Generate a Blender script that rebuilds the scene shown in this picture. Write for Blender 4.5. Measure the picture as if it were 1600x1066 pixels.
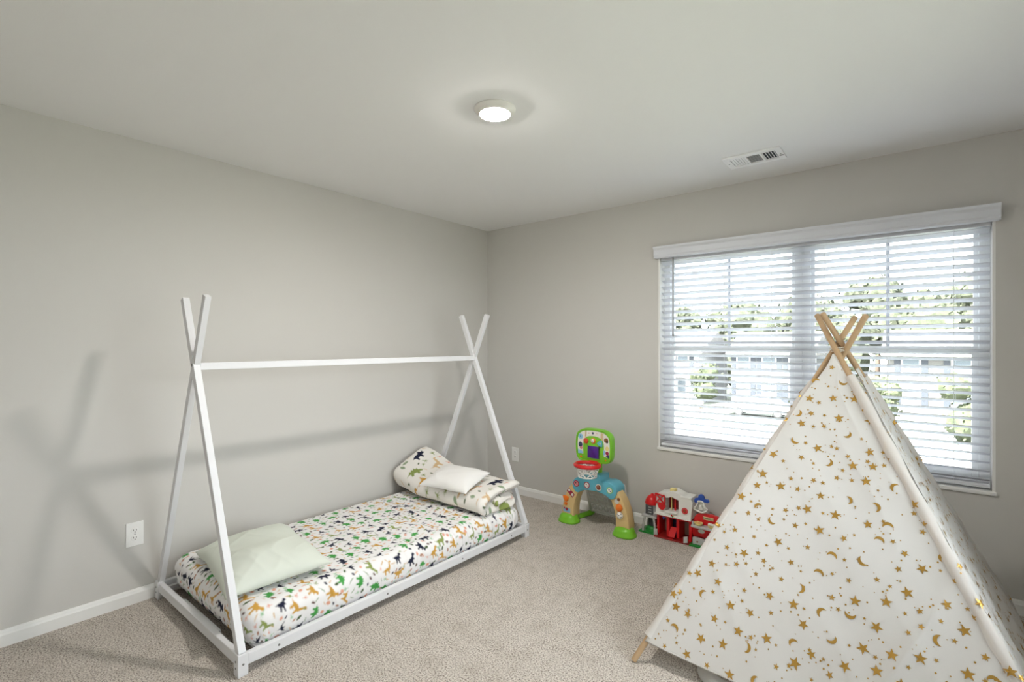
import bpy, bmesh, math, random
import numpy as np
from mathutils import Vector, Matrix
PI = math.pi
for o in list(bpy.data.objects): bpy.data.objects.remove(o)
S = bpy.context.scene
COL = S.collection
R = math.radians

# ------------------------------------------------------------------ camera
F_PX, TH = 781.0, math.atan2(636, 781)
cam_d = bpy.data.cameras.new('camera')
cam_d.sensor_width = 36; cam_d.lens = F_PX / 1600 * 36; cam_d.shift_y = 5 / 1600
cam_d.clip_start = .02; cam_d.clip_end = 400
cam = bpy.data.objects.new('camera', cam_d); COL.objects.link(cam)
cam.location = (3.2, -3.56, 1.36); cam.rotation_euler = (PI / 2, 0, TH)
S.camera = cam
# ------------------------------------------------------------------ sky, sun, exposure
W = bpy.data.worlds.new('sky'); S.world = W; W.use_nodes = True
nt = W.node_tree; nt.nodes.clear()
sky = nt.nodes.new('ShaderNodeTexSky'); sky.sky_type = 'HOSEK_WILKIE'
sky.sun_direction = (-.25, -.62, .75); sky.turbidity = 7; sky.ground_albedo = .3
mixn = nt.nodes.new('ShaderNodeMix'); mixn.data_type = 'RGBA'
mixn.inputs[0].default_value = .8; mixn.inputs[7].default_value = (.93, .97, 1.0, 1)
bg = nt.nodes.new('ShaderNodeBackground'); bg.inputs[1].default_value = 7.2
wo = nt.nodes.new('ShaderNodeOutputWorld')
nt.links.new(sky.outputs[0], mixn.inputs[6]); nt.links.new(mixn.outputs[2], bg.inputs[0]); nt.links.new(bg.outputs[0], wo.inputs[0])
sun_d = bpy.data.lights.new('sun', 'SUN'); sun_d.energy = 34; sun_d.angle = R(3); sun_d.color = (1, .98, .95)
sun = bpy.data.objects.new('sun', sun_d); COL.objects.link(sun)
sun.rotation_euler = Vector((.25, .62, -.75)).to_track_quat('-Z', 'Y').to_euler(); sun.location = (0, -10, 20)
LAMP = 380.0          # radiance of the lit lens of the ceiling lamp
S.view_settings.view_transform = 'Standard'; S.view_settings.look = 'None'
S.view_settings.exposure = 0.58; S.view_settings.gamma = 1; S.view_settings.use_curve_mapping = False

# ------------------------------------------------------------------ materials
def lin(c):
    if isinstance(c, str):
        c = tuple(int(c[i:i + 2], 16) / 255 for i in (1, 3, 5))
    return tuple(x / 12.92 if x <= .04045 else ((x + .055) / 1.055) ** 2.4 for x in c)
MATS = {}
def mat(name, col, rough=.5, metal=0., bump=0., bscale=100., vary=0., vscale=3., spec=.5, transl=0., emit=0.):
    if name in MATS: return MATS[name]
    m = bpy.data.materials.new(name); m.use_nodes = True; MATS[name] = m
    n = m.node_tree.nodes; l = m.node_tree.links; b = n['Principled BSDF']
    c = lin(col) if isinstance(col, str) else col
    b.inputs['Base Color'].default_value = (*c, 1); b.inputs['Roughness'].default_value = rough
    b.inputs['Metallic'].default_value = metal; b.inputs['Specular IOR Level'].default_value = spec
    tc = n.new('ShaderNodeTexCoord')
    if vary:
        nz = n.new('ShaderNodeTexNoise'); nz.inputs['Scale'].default_value = vscale; nz.inputs['Detail'].default_value = 4
        cr = n.new('ShaderNodeValToRGB')
        cr.color_ramp.elements[0].position = .3; cr.color_ramp.elements[1].position = .7
        cr.color_ramp.elements[0].color = (*[x * (1 - vary) for x in c], 1); cr.color_ramp.elements[1].color = (*[min(1, x * (1 + vary)) for x in c], 1)
        l.new(tc.outputs['Object'], nz.inputs['Vector']); l.new(nz.outputs[0], cr.inputs[0]); l.new(cr.outputs[0], b.inputs['Base Color'])
    if bump:
        nb = n.new('ShaderNodeTexNoise'); nb.inputs['Scale'].default_value = bscale; nb.inputs['Detail'].default_value = 3
        bp = n.new('ShaderNodeBump'); bp.inputs['Strength'].default_value = bump; bp.inputs['Distance'].default_value = .01
        l.new(tc.outputs['Object'], nb.inputs['Vector']); l.new(nb.outputs[0], bp.inputs['Height']); l.new(bp.outputs[0], b.inputs['Normal'])
    if emit:
        b.inputs['Emission Color'].default_value = (*c, 1); b.inputs['Emission Strength'].default_value = emit
    if transl:
        t = n.new('ShaderNodeBsdfTranslucent'); t.inputs[0].default_value = (*c, 1)
        mx = n.new('ShaderNodeMixShader'); mx.inputs[0].default_value = transl
        l.new(b.outputs[0], mx.inputs[1]); l.new(t.outputs[0], mx.inputs[2]); l.new(mx.outputs[0], n['Material Output'].inputs[0])
    return m
def print_mat(name):
    m = bpy.data.materials.new(name); m.use_nodes = True
    n = m.node_tree.nodes; l = m.node_tree.links; b = n['Principled BSDF']; b.inputs['Roughness'].default_value = .85
    b.inputs['Specular IOR Level'].default_value = .2
    a = n.new('ShaderNodeVertexColor'); a.layer_name = 'print'; l.new(a.outputs[0], b.inputs['Base Color'])
    tc = n.new('ShaderNodeTexCoord'); nb = n.new('ShaderNodeTexNoise'); nb.inputs['Scale'].default_value = 900
    bp = n.new('ShaderNodeBump'); bp.inputs['Strength'].default_value = .08; bp.inputs['Distance'].default_value = .003
    l.new(tc.outputs['Object'], nb.inputs['Vector']); l.new(nb.outputs[0], bp.inputs['Height']); l.new(bp.outputs[0], b.inputs['Normal'])
    return m
def carpet_mat():
    m = bpy.data.materials.new('carpet'); m.use_nodes = True
    n = m.node_tree.nodes; l = m.node_tree.links; b = n['Principled BSDF']
    b.inputs['Roughness'].default_value = 1; b.inputs['Specular IOR Level'].default_value = .05
    tc = n.new('ShaderNodeTexCoord')
    fine = n.new('ShaderNodeTexNoise'); fine.inputs['Scale'].default_value = 150; fine.inputs['Detail'].default_value = 3; fine.inputs['Roughness'].default_value = .75
    cr = n.new('ShaderNodeValToRGB'); e = cr.color_ramp.elements
    e[0].position = .36; e[0].color = (*lin('#6c6157'), 1); e[1].position = .50; e[1].color = (*lin('#dbd0c5'), 1)  # dark end paints the shadows between tufts into the multi-tone speckle
    x = cr.color_ramp.elements.new(.62); x.color = (*lin('#efe9e0'), 1)
    big = n.new('ShaderNodeTexNoise'); big.inputs['Scale'].default_value = 11; big.inputs['Detail'].default_value = 6; big.inputs['Roughness'].default_value = .65
    cb = n.new('ShaderNodeValToRGB'); cb.color_ramp.elements[0].position = .34; cb.color_ramp.elements[0].color = (.86, .85, .83, 1)  # broad patches: shading from pile direction and foot marks, put into colour
    cb.color_ramp.elements[1].position = .52; cb.color_ramp.elements[1].color = (1, 1, 1, 1)
    mu = n.new('ShaderNodeMix'); mu.data_type = 'RGBA'; mu.blend_type = 'MULTIPLY'; mu.inputs[0].default_value = 1
    for t in (fine, big): l.new(tc.outputs['Object'], t.inputs['Vector'])
    l.new(fine.outputs[0], cr.inputs[0]); l.new(big.outputs[0], cb.inputs[0])
    l.new(cr.outputs[0], mu.inputs[6]); l.new(cb.outputs[0], mu.inputs[7]); l.new(mu.outputs[2], b.inputs['Base Color'])
    bp = n.new('ShaderNodeBump'); bp.inputs['Strength'].default_value = .8; bp.inputs['Distance'].default_value = .012
    l.new(fine.outputs[0], bp.inputs['Height']); l.new(bp.outputs[0], b.inputs['Normal'])
    return m
def glass_mat():
    m = bpy.data.materials.new('window_glass'); m.use_nodes = True
    n = m.node_tree.nodes; l = m.node_tree.links; n.remove(n['Principled BSDF'])
    t = n.new('ShaderNodeBsdfTransparent'); t.inputs[0].default_value = (.95, .97, .97, 1)
    g = n.new('ShaderNodeBsdfGlossy'); g.inputs['Roughness'].default_value = .02
    f = n.new('ShaderNodeFresnel'); f.inputs[0].default_value = 1.3
    mx = n.new('ShaderNodeMixShader'); l.new(f.outputs[0], mx.inputs[0]); l.new(t.outputs[0], mx.inputs[1]); l.new(g.outputs[0], mx.inputs[2])
    l.new(mx.outputs[0], n['Material Output'].inputs[0]); return m

M_WALL = mat('wall_paint', '#d1cec9', .75, bump=.04, bscale=260, spec=.3)
M_CEIL = mat('ceiling_paint', '#f0efee', .85, bump=.04, bscale=200, spec=.2)
M_TRIM = mat('trim_white', '#f0efec', .4, spec=.4)
M_VINYL = mat('window_vinyl', '#eef0f2', .4)
M_BLIND = mat('blind_white', '#e0e2e8', .5)
M_MUNT = mat('muntin_vinyl', '#b4b8c2', .5)
M_CORD = mat('cord_white', '#e4e6ea', .7)
M_WAND = mat('wand_grey', '#6e6b66', .4)
M_BED = mat('bed_white_wood', '#e4e4e6', .45, bump=.02, bscale=60)
M_STEEL = mat('bolt_steel', '#8d8d8d', .35, metal=.9)
M_PLATE = mat('outlet_plastic', '#f2f1ee', .35)
M_DARK = mat('dark_slot', '#2a2724', .7)
M_POLE = mat('tent_pine', '#b89a76', .6, vary=.12, vscale=14)
M_TENT = mat('tent_canvas', '#f5f3f0', .9, bump=.05, bscale=500, transl=.5, spec=.15)
M_GOLD = mat('gold_foil', '#c49a4c', .38, metal=.75)
M_GLASS = glass_mat(); M_CARPET = carpet_mat(); M_PRINT = print_mat('dinosaur_print_cotton')

# ------------------------------------------------------------------ helpers
def wloc(o):
    v = Vector((0, 0, 0))
    while o is not None: v += o.location; o = o.parent
    return v
def link(o, parent=None):
    COL.objects.link(o)
    if parent is not None: o.parent = parent
    return o
def obj(name, bm, m, parent=None, smooth=False, angle=None):
    """bm is given in world coordinates"""
    if parent is not None:
        bmesh.ops.translate(bm, verts=bm.verts[:], vec=-wloc(parent))
    me = bpy.data.meshes.new(name); bm.normal_update(); bm.to_mesh(me); bm.free()
    for mm in (m if isinstance(m, (list, tuple)) else [m]): me.materials.append(mm)
    if smooth:
        me.polygons.foreach_set('use_smooth', [True] * len(me.polygons))
        if angle: me.set_sharp_from_angle(angle=R(angle))
    return link(bpy.data.objects.new(name, me), parent)
def tag(o, label, cat=None, group=None, kind=None):
    if label: o['label'] = label
    if cat: o['category'] = cat
    if group: o['group'] = group
    if kind: o['kind'] = kind
    return o
def thing(name, loc, label, cat, group=None, kind=None):
    o = bpy.data.objects.new(name, None); o.location = loc; o.empty_display_size = .05
    return tag(link(o), label, cat, group, kind)
def new(): return bmesh.new()
def box(x0, x1, y0, y1, z0, z1, bev=0., bm=None, seg=2):
    b = bmesh.new(); bmesh.ops.create_cube(b, size=1)
    for v in b.verts: v.co = ((x0 + x1) / 2 + v.co.x * (x1 - x0), (y0 + y1) / 2 + v.co.y * (y1 - y0), (z0 + z1) / 2 + v.co.z * (z1 - z0))
    if bev: bmesh.ops.bevel(b, geom=b.edges[:], offset=bev, segments=seg, affect='EDGES', profile=.5)
    return join(bm, b)
def join(bm, b):
    if bm is None: return b
    me = bpy.data.meshes.new('tmp'); b.to_mesh(me); b.free(); bm.from_mesh(me); bpy.data.meshes.remove(me); return bm
def beam(p0, p1, w, d, side, bev=.002, bm=None):
    """rectangular bar p0->p1; w across `side`, d across the third axis"""
    p0, p1 = Vector(p0), Vector(p1); a = (p1 - p0).normalized(); s = Vector(side); s = (s - a * s.dot(a)).normalized(); t = a.cross(s)
    b = bmesh.new(); bmesh.ops.create_cube(b, size=1); L = (p1 - p0).length; c = (p0 + p1) / 2
    for v in b.verts: v.co = c + a * (v.co.z * L) + s * (v.co.x * w) + t * (v.co.y * d)
    bmesh.ops.recalc_face_normals(b, faces=b.faces[:])
    if bev: bmesh.ops.bevel(b, geom=b.edges[:], offset=bev, segments=2, affect='EDGES', profile=.5)
    return join(bm, b)
def tube(pts, rad, n=10, bm=None, closed=False, caps=True):
    b = bm or bmesh.new(); P = [Vector(p) for p in pts]; N = len(P); rings = []
    rad = rad if hasattr(rad, '__len__') else [rad] * N
    up = Vector((0, 0, 1))
    for i in range(N):
        a = P[(i + 1) % N] if (closed or i < N - 1) else P[i]; c = P[i - 1] if (closed or i > 0) else P[i]
        d = (a - c).normalized()
        ref = up if abs(d.dot(up)) < .95 else Vector((1, 0, 0))
        s = d.cross(ref).normalized(); t = d.cross(s)
        rings.append([b.verts.new(P[i] + (s * math.cos(2 * PI * k / n) + t * math.sin(2 * PI * k / n)) * rad[i]) for k in range(n)])
    for i in range(N if closed else N - 1):
        A, B = rings[i], rings[(i + 1) % N]
        for k in range(n): b.faces.new((A[k], A[(k + 1) % n], B[(k + 1) % n], B[k]))
    if caps and not closed: b.faces.new(rings[0][::-1]); b.faces.new(rings[-1])
    bmesh.ops.recalc_face_normals(b, faces=b.faces[:]) if bm is None else None
    return b
def lathe(prof, c, n=32, bm=None):
    """prof: (radius, z) about vertical axis at c"""
    b = bmesh.new(); rings = []
    for r, z in prof:
        if r < 1e-6: rings.append([b.verts.new((c[0], c[1], c[2] + z))])
        else: rings.append([b.verts.new((c[0] + r * math.cos(2 * PI * k / n), c[1] + r * math.sin(2 * PI * k / n), c[2] + z)) for k in range(n)])
    for A, B in zip(rings, rings[1:]):
        for k in range(n):
            q = [A[k % len(A)], A[(k + 1) % len(A)], B[(k + 1) % len(B)], B[k % len(B)]]
            u = []
            for v in q:
                if v not in u: u.append(v)
            if len(u) > 2: b.faces.new(u)
    bmesh.ops.recalc_face_normals(b, faces=b.faces[:])
    return join(bm, b)
def crom(pts, n=6, closed=True):
    """catmull-rom through 2-D/3-D points"""
    P = [np.array(p, float) for p in pts]; N = len(P); out = []
    for i in range(N if closed else N - 1):
        g = lambda k: P[k % N] if closed else P[min(max(k, 0), N - 1)]
        p0, p1, p2, p3 = g(i - 1), g(i), g(i + 1), g(i + 2)
        for j in range(n):
            t = j / n
            out.append(tuple(.5 * (2 * p1 + (p2 - p0) * t + (2 * p0 - 5 * p1 + 4 * p2 - p3) * t * t + (3 * p1 - p0 - 3 * p2 + p3) * t ** 3)))
    if not closed: out.append(tuple(P[-1]))
    return out
def prism(poly, y0, y1, bev=0., bm=None, seg=2):
    """outline poly of (x, z) pushed from y0 (front) to y1"""
    b = bmesh.new(); f = b.faces.new([b.verts.new((x, y0, z)) for x, z in poly])
    r = bmesh.ops.extrude_face_region(b, geom=[f])
    bmesh.ops.translate(b, verts=[v for v in r['geom'] if isinstance(v, bmesh.types.BMVert)], vec=(0, y1 - y0, 0))
    bmesh.ops.recalc_face_normals(b, faces=b.faces[:])
    if bev:
        ed = [e for e in b.edges if abs(e.verts[0].co.y - e.verts[1].co.y) < 1e-7]
        bmesh.ops.bevel(b, geom=ed, offset=bev, segments=seg, affect='EDGES', profile=.5, clamp_overlap=True)
    return join(bm, b)
def circ(cx, cz, r, n=20, rz=None): return [(cx + r * math.cos(2 * PI * k / n), cz + (rz or r) * math.sin(2 * PI * k / n)) for k in range(n)]
def extrude_profile(poly, p0, p1, across, bm=None):
    """poly of (a, z): a along `across`; swept from p0 to p1"""
    b = bmesh.new(); ac = Vector(across); r = []
    for p in (p0, p1): r.append([b.verts.new(Vector(p) + ac * a + Vector((0, 0, z))) for a, z in poly])
    n = len(poly)
    for k in range(n): b.faces.new((r[0][k], r[0][(k + 1) % n], r[1][(k + 1) % n], r[1][k]))
    b.faces.new(r[0][::-1]); b.faces.new(r[1]); bmesh.ops.recalc_face_normals(b, faces=b.faces[:])
    return join(bm, b)
def np_mesh(name, V, Q, m, parent=None, colors=None, smooth=True):
    V = np.asarray(V, np.float32).reshape(-1, 3)
    if parent is not None: V = V - np.array(wloc(parent), np.float32)
    Q = np.asarray(Q, np.int32); k = Q.shape[1]
    me = bpy.data.meshes.new(name); me.vertices.add(len(V)); me.vertices.foreach_set('co', V.ravel().astype(np.float32))
    me.loops.add(Q.size); me.loops.foreach_set('vertex_index', Q.ravel())
    me.polygons.add(len(Q)); me.polygons.foreach_set('loop_start', np.arange(0, Q.size, k, dtype=np.int32))
    me.polygons.foreach_set('use_smooth', np.full(len(Q), smooth, bool))
    me.update(calc_edges=True); me.validate()
    if colors is not None:
        at = me.color_attributes.new('print', 'FLOAT_COLOR', 'POINT')
        at.data.foreach_set('color', np.concatenate([colors, np.ones((len(colors), 1))], 1).astype(np.float32).ravel())
    me.materials.append(m)
    return link(bpy.data.objects.new(name, me), parent)
def quads(ni, nj, off=0, flip=False):
    i, j = np.meshgrid(np.arange(ni - 1), np.arange(nj - 1), indexing='ij'); a = i * nj + j + off
    q = np.stack([a, a + 1, a + nj + 1, a + nj], -1).reshape(-1, 4)
    return q[:, ::-1] if flip else q
def vnoise(x, y, seed=0):
    """smooth value noise 0..1"""
    x = np.asarray(x, float); y = np.asarray(y, float)
    def h(i, j):
        s = np.sin(i * 127.1 + j * 311.7 + seed * 74.7) * 43758.5453
        return s - np.floor(s)
    i, j = np.floor(x), np.floor(y); u, v = x - i, y - j
    u = u * u * u * (u * (6 * u - 15) + 10); v = v * v * v * (v * (6 * v - 15) + 10)
    return (h(i, j) * (1 - u) + h(i + 1, j) * u) * (1 - v) + (h(i, j + 1) * (1 - u) + h(i + 1, j + 1) * u) * v
def sstep(a, b, x):
    t = np.clip((np.asarray(x, float) - a) / (b - a), 0, 1); return t * t * (3 - 2 * t)
def ridges(x, y, ang, fl, fs, seed):
    """soft fabric folds running along ang (degrees): fl = folds per metre across, fs along"""
    c, s = math.cos(R(ang)), math.sin(R(ang))
    a, b = (c * x + s * y), (-s * x + c * y)
    n = vnoise(a * fs, b * fl, seed); return (1 - np.abs(2 * n - 1)) ** 2.2

# ------------------------------------------------------------------ the room
XR, YF, H = 3.98, -3.74, 2.44
WX0, WX1, WZ0, WZ1 = 1.70, 3.505, .60, 2.03
def struct(name, bm, m, label, cat, parent=None, **k):
    o = obj(name, bm, m, parent, **k); return tag(o, label, cat, kind='structure')
struct('floor', box(-.2, XR + .2, YF - .2, .2, -.25, 0), M_CARPET, 'speckled beige wall to wall carpet', 'floor')
struct('ceiling', box(-.2, XR + .2, YF - .2, .2, H, H + .25), M_CEIL, 'smooth pale grey painted ceiling', 'ceiling')
struct('wall_left', box(-.16, 0, YF - .16, .16, 0, H), M_WALL, 'light grey painted wall behind the bed', 'wall')
SY0, SY1 = -3.0, -1.15
b = box(XR, XR + .16, YF - .16, SY0, 0, H); box(XR, XR + .16, SY1, .16, 0, H, bm=b); box(XR, XR + .16, SY0, SY1, 0, WZ0 - .02, bm=b); box(XR, XR + .16, SY0, SY1, WZ1, H, bm=b)
struct('wall_right', b, M_WALL, 'light grey painted wall right of the window', 'wall')
struct('wall_front', box(0, XR, YF - .16, YF, 0, H), M_WALL, 'light grey painted wall opposite the window', 'wall')
b = box(0, WX0, 0, .16, 0, H); box(WX1, XR, 0, .16, 0, H, bm=b); box(WX0, WX1, 0, .16, 0, WZ0 - .02, bm=b); box(WX0, WX1, 0, .16, WZ1, H, bm=b)
struct('wall_back', b, M_WALL, 'light grey painted wall with the wide window', 'wall')
BP = [(0, 0), (.014, 0), (.014, .052), (.011, .059), (.009, .066), (.005, .072), (0, .074)]
struct('baseboard_left', extrude_profile(BP, (0, YF, 0), (0, 0, 0), (1, 0, 0)), M_TRIM, 'white baseboard along the wall behind the bed', 'baseboard')
struct('baseboard_back', extrude_profile(BP, (.014, 0, 0), (XR - .014, 0, 0), (0, -1, 0)), M_TRIM, 'white baseboard under the window', 'baseboard')
struct('baseboard_right', extrude_profile(BP, (XR, YF, 0), (XR, 0, 0), (-1, 0, 0)), M_TRIM, 'white baseboard along the right wall', 'baseboard')
# window lining and sill
b = box(WX0, WX0 + .012, .002, .15, WZ0, WZ1); box(WX1 - .012, WX1, .002, .15, WZ0, WZ1, bm=b); box(WX0 + .012, WX1 - .012, .002, .15, WZ1 - .012, WZ1, bm=b)
struct('trim_1', b, M_TRIM, 'white lining of the window recess', 'window trim')
struct('trim_2', box(WX0 - .004, WX1 + .004, -.012, .15, WZ0 - .02, WZ0, .004), M_TRIM, 'white window sill ledge below the blind', 'window sill')

def window_unit(n, x0, x1, label):
    w = thing('window_%d' % n, ((x0 + x1) / 2, .11, WZ0), label, 'window', kind='structure')
    y0, y1, zt, fw = .088, .145, WZ1 - .012, .045
    b = box(x0, x0 + fw, y0, y1, WZ0, zt, .003); box(x1 - fw, x1, y0, y1, WZ0, zt, .003, b)
    box(x0 + fw, x1 - fw, y0, y1, WZ0, WZ0 + .04, .003, b); box(x0 + fw, x1 - fw, y0, y1, zt - .04, zt, .003, b)
    obj('window_frame', b, M_VINYL, w)
    zm = 1.325
    def sash(nm, xa, xb, za, zb, ya, yb, rb, rt, rs, munt):
        b = box(xa, xa + rs, ya, yb, za, zb, .002); box(xb - rs, xb, ya, yb, za, zb, .002, b)
        box(xa + rs, xb - rs, ya, yb, za, za + rb, .002, b); box(xa + rs, xb - rs, ya, yb, zb - rt, zb, .002, b)
        s = obj(nm, b, M_VINYL, w)
        obj('glass_pane', box(xa + rs, xb - rs, (ya + yb) / 2 - .002, (ya + yb) / 2 + .002, za + rb, zb - rt), M_GLASS, s)
        if munt: obj('muntin', box((xa + xb) / 2 - .009, (xa + xb) / 2 + .009, ya + .004, (ya + yb) / 2 - .002, za + rb, zb - rt, .002), M_MUNT, s)
        return s
    sash('upper_sash', x0 + fw, x1 - fw, zm - .015, zt - .04, .120, .142, .03, .02, .02, True)
    s = sash('lower_sash', x0 + fw, x1 - fw, WZ0 + .04, zm + .025, .092, .116, .04, .045, .028, False)
    for f in (.22, .78):
        x = x0 + (x1 - x0) * f; obj('sash_lock', box(x - .022, x + .022, .080, .092, zm + .008, zm + .016, .002), M_CORD, s)
xm = 2.622
window_unit(1, WX0 + .012, xm, 'white hung window unit on the left behind the blind')
window_unit(2, xm, WX1 - .012, 'white hung window unit on the right behind the blind')

w3 = thing('window_3', (XR + .11, (SY0 + SY1) / 2, WZ0), 'white hung window assumed in the right wall, out of view', 'window', kind='structure')  # assumed unseen window, added to bring daylight in from the right
b = box(XR + .09, XR + .145, SY0, SY0 + .045, WZ0, WZ1, .003); box(XR + .09, XR + .145, SY1 - .045, SY1, WZ0, WZ1, .003, b)
for za, zb in ((WZ0, WZ0 + .05), (1.30, 1.35), (WZ1 - .05, WZ1)): box(XR + .09, XR + .145, SY0 + .045, SY1 - .045, za, zb, .003, b)
obj('window_frame', b, M_VINYL, w3)
for za, zb in ((WZ0 + .05, 1.30), (1.35, WZ1 - .05)): obj('glass_pane', box(XR + .115, XR + .119, SY0 + .045, SY1 - .045, za, zb), M_GLASS, w3)
obj('sill', box(XR - .012, XR + .15, SY0 - .004, SY1 + .004, WZ0 - .02, WZ0, .004), M_TRIM, w3)

# ------------------------------------------------------------------ blind
bl = thing('window_blind', ((WX0 + WX1) / 2, .03, 2.0), 'wide white faux wood blind with open tilted slats across the window', 'blind')
VP = [(0, 1.992), (.036, 1.992), (.042, 1.996), (.042, 2.006), (.047, 2.012), (.047, 2.046), (.052, 2.054), (.058, 2.060), (.060, 2.074), (.052, 2.076), (0, 2.076)]
b = extrude_profile(VP, (1.683, 0, 0), (3.522, 0, 0), (0, -1, 0))
obj('valance', b, M_BLIND, bl)
obj('head_rail', box(WX0 + .016, WX1 - .016, .012, .062, 1.975, 2.017, .003), M_BLIND, bl)
SL0, SL1, SY, SW = WX0 + .018, WX1 - .018, .037, .050
zb_rail = WZ0 + .012
nsl, ztop = 30, 1.957
pitch = (ztop - (zb_rail + .038)) / (nsl - 1)
tilt = R(21)
smesh = None
for i in range(nsl):
    z = ztop - i * pitch
    if smesh is None:
        b = bmesh.new(); prof = []
        for k in range(7):
            s = -1 + 2 * k / 6; prof.append((s * SW / 2, .0018 * (1 - s * s)))
        loop = [(a, h + .0014) for a, h in prof] + [(a, h - .0014) for a, h in prof[::-1]]
        rr = []
        for x in (SL0, SL1):
            rr.append([b.verts.new((x - (SL0 + SL1) / 2, a * math.cos(tilt) - h * math.sin(tilt) * -1, -a * math.sin(tilt) + h * math.cos(tilt))) for a, h in loop])
        n = len(loop)
        for k in range(n): b.faces.new((rr[0][k], rr[0][(k + 1) % n], rr[1][(k + 1) % n], rr[1][k]))
        b.faces.new(rr[0][::-1]); b.faces.new(rr[1]); bmesh.ops.recalc_face_normals(b, faces=b.faces[:])
        smesh = bpy.data.meshes.new('slat'); b.to_mesh(smesh); b.free(); smesh.materials.append(M_BLIND)
    o = link(bpy.data.objects.new('slat', smesh), bl); o.location = ((SL0 + SL1) / 2 - bl.location.x, SY - bl.location.y, z - bl.location.z)
obj('bottom_rail', box(SL0, SL1, SY - .026, SY + .026, zb_rail, zb_rail + .02, .004), M_BLIND, bl)
for x in (1.80, 2.165, 2.46, 2.754, 3.06, 3.345):
    b = tube([(x, SY - .0265, zb_rail + .01), (x, SY - .0265, 1.98)], .0009, 5); tube([(x + .008, SY + .0265, zb_rail + .01), (x + .008, SY + .0265, 1.98)], .0009, 5, b)
    obj('ladder_cord', b, M_CORD, bl)
b = tube([(1.815, -.008, 1.99), (1.815, -.008, 1.425)], .0042, 8); tube([(1.815, -.008, 1.432), (1.815, -.008, 1.418)], .0055, 8, b)
obj('tilt_wand', b, M_WAND, bl, smooth=True, angle=40)

# ------------------------------------------------------------------ ceiling lamp, vent, outlets
LX, LY = 1.69, -1.83
lm = thing('ceiling_light', (LX, LY, H), 'round white flush ceiling light, switched on', 'ceiling light')
obj('trim_ring', lathe([(.096, 0), (.096, -.004), (.090, -.010), (.078, -.018), (.074, -.024), (.070, -.026), (.068, -.022), (.068, 0)], (LX, LY, H), 48), mat('lamp_trim', '#efece6', .4), lm, True, 40)
obj('lens', lathe([(.0685, -.012), (.0685, -.023), (.064, -.0275), (.05, -.0315), (.025, -.0335), (0, -.034)], (LX, LY, H), 40), mat('lamp_lens', (1, .96, .91), .4, emit=LAMP), lm, True)
vx0, vx1, vy0, vy1 = 2.308, 2.612, -.535, -.332
vn = thing('ceiling_vent', ((vx0 + vx1) / 2, (vy0 + vy1) / 2, H), 'white rectangular air vent in the ceiling near the window', 'vent')
M_VENT = mat('vent_white', '#fbfbfb', .45); z0 = H - .010
b = box(vx0, vx1, vy0, vy0 + .035, z0, H, .002); box(vx0, vx1, vy1 - .035, vy1, z0, H, .002, b)
for xa, xb in ((vx0, vx0 + .035), (vx0 + .112, vx0 + .122), (vx0 + .192, vx0 + .202), (vx1 - .032, vx1)): box(xa, xb, vy0 + .03, vy1 - .03, z0, H, .001, b)
obj('face_plate', b, M_VENT, vn)
obj('duct_shade_sheet', box(vx0 + .03, vx1 - .03, vy0 + .03, vy1 - .03, H - .0012, H - .0002), mat('vent_dark', '#3c4348', .8), vn)  # dark sheet painted in for the shade inside the duct
for k in range(5):
    x = vx0 + .043 + k * .0145; obj('louver', beam((x, vy0 + .034, H - .004), (x, vy1 - .034, H - .004), .0108, .0012, (1, 0, .35), 0), M_VENT, vn)
    x = vx1 - .098 + k * .0145; obj('louver', beam((x, vy0 + .034, H - .004), (x, vy1 - .034, H - .004), .0085, .0012, (1, 0, -.9), 0), M_VENT, vn)
for k in range(11):
    y = vy0 + .04 + k * .0125; obj('louver', beam((vx0 + .121, y, H - .004), (vx0 + .193, y, H - .004), .0108, .0012, (0, 1, .4), 0), M_VENT, vn)
for x in (vx0 + .016, vx1 - .014):
    obj('screw', lathe([(.004, 0), (.003, -.0015), (0, -.002)], (x, (vy0 + vy1) / 2, z0), 10), M_STEEL, vn)
obj('damper_lever', box(vx1 - .024, vx1 - .004, (vy0 + vy1) / 2 + .022, (vy0 + vy1) / 2 + .027, z0 - .004, z0), M_STEEL, vn)

def outlet(origin, rot, label):
    o = thing('wall_outlet', origin, label, 'outlet', 'duplex wall outlets')
    o.rotation_euler = (0, 0, rot)
    def p(name, bm, m, par=None):
        me = bpy.data.meshes.new(name); bm.to_mesh(me); bm.free(); me.materials.append(m); return link(bpy.data.objects.new(name, me), par or o)
    p('cover_plate', box(-.0385, .0385, -.006, 0, -.0625, .0625, .0025), M_PLATE)
    for s in (-1, 1):
        q = p('socket', prism(circ(0, s * .0195, .0172, 20, .0142), -.008, -.005, .0008), M_PLATE)
        for x, h in ((-.0063, .0042), (.0063, .0034)): p('slot', box(x - .0012, x + .0012, -.0083, -.0078, s * .0195 + .003 - h, s * .0195 + .003 + h), M_DARK, q)
        p('ground_hole', prism(circ(0, s * .0195 - .0075, .0024, 10), -.0083, -.0078), M_DARK, q)
    p('screw', prism(circ(0, 0, .003, 10), -.0072, -.006), M_STEEL)
outlet((0, -2.775, .362), PI / 2, 'white duplex outlet on the wall left of the bed')
outlet((.342, 0, .355), 0, 'white duplex outlet on the window wall near the corner')

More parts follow.
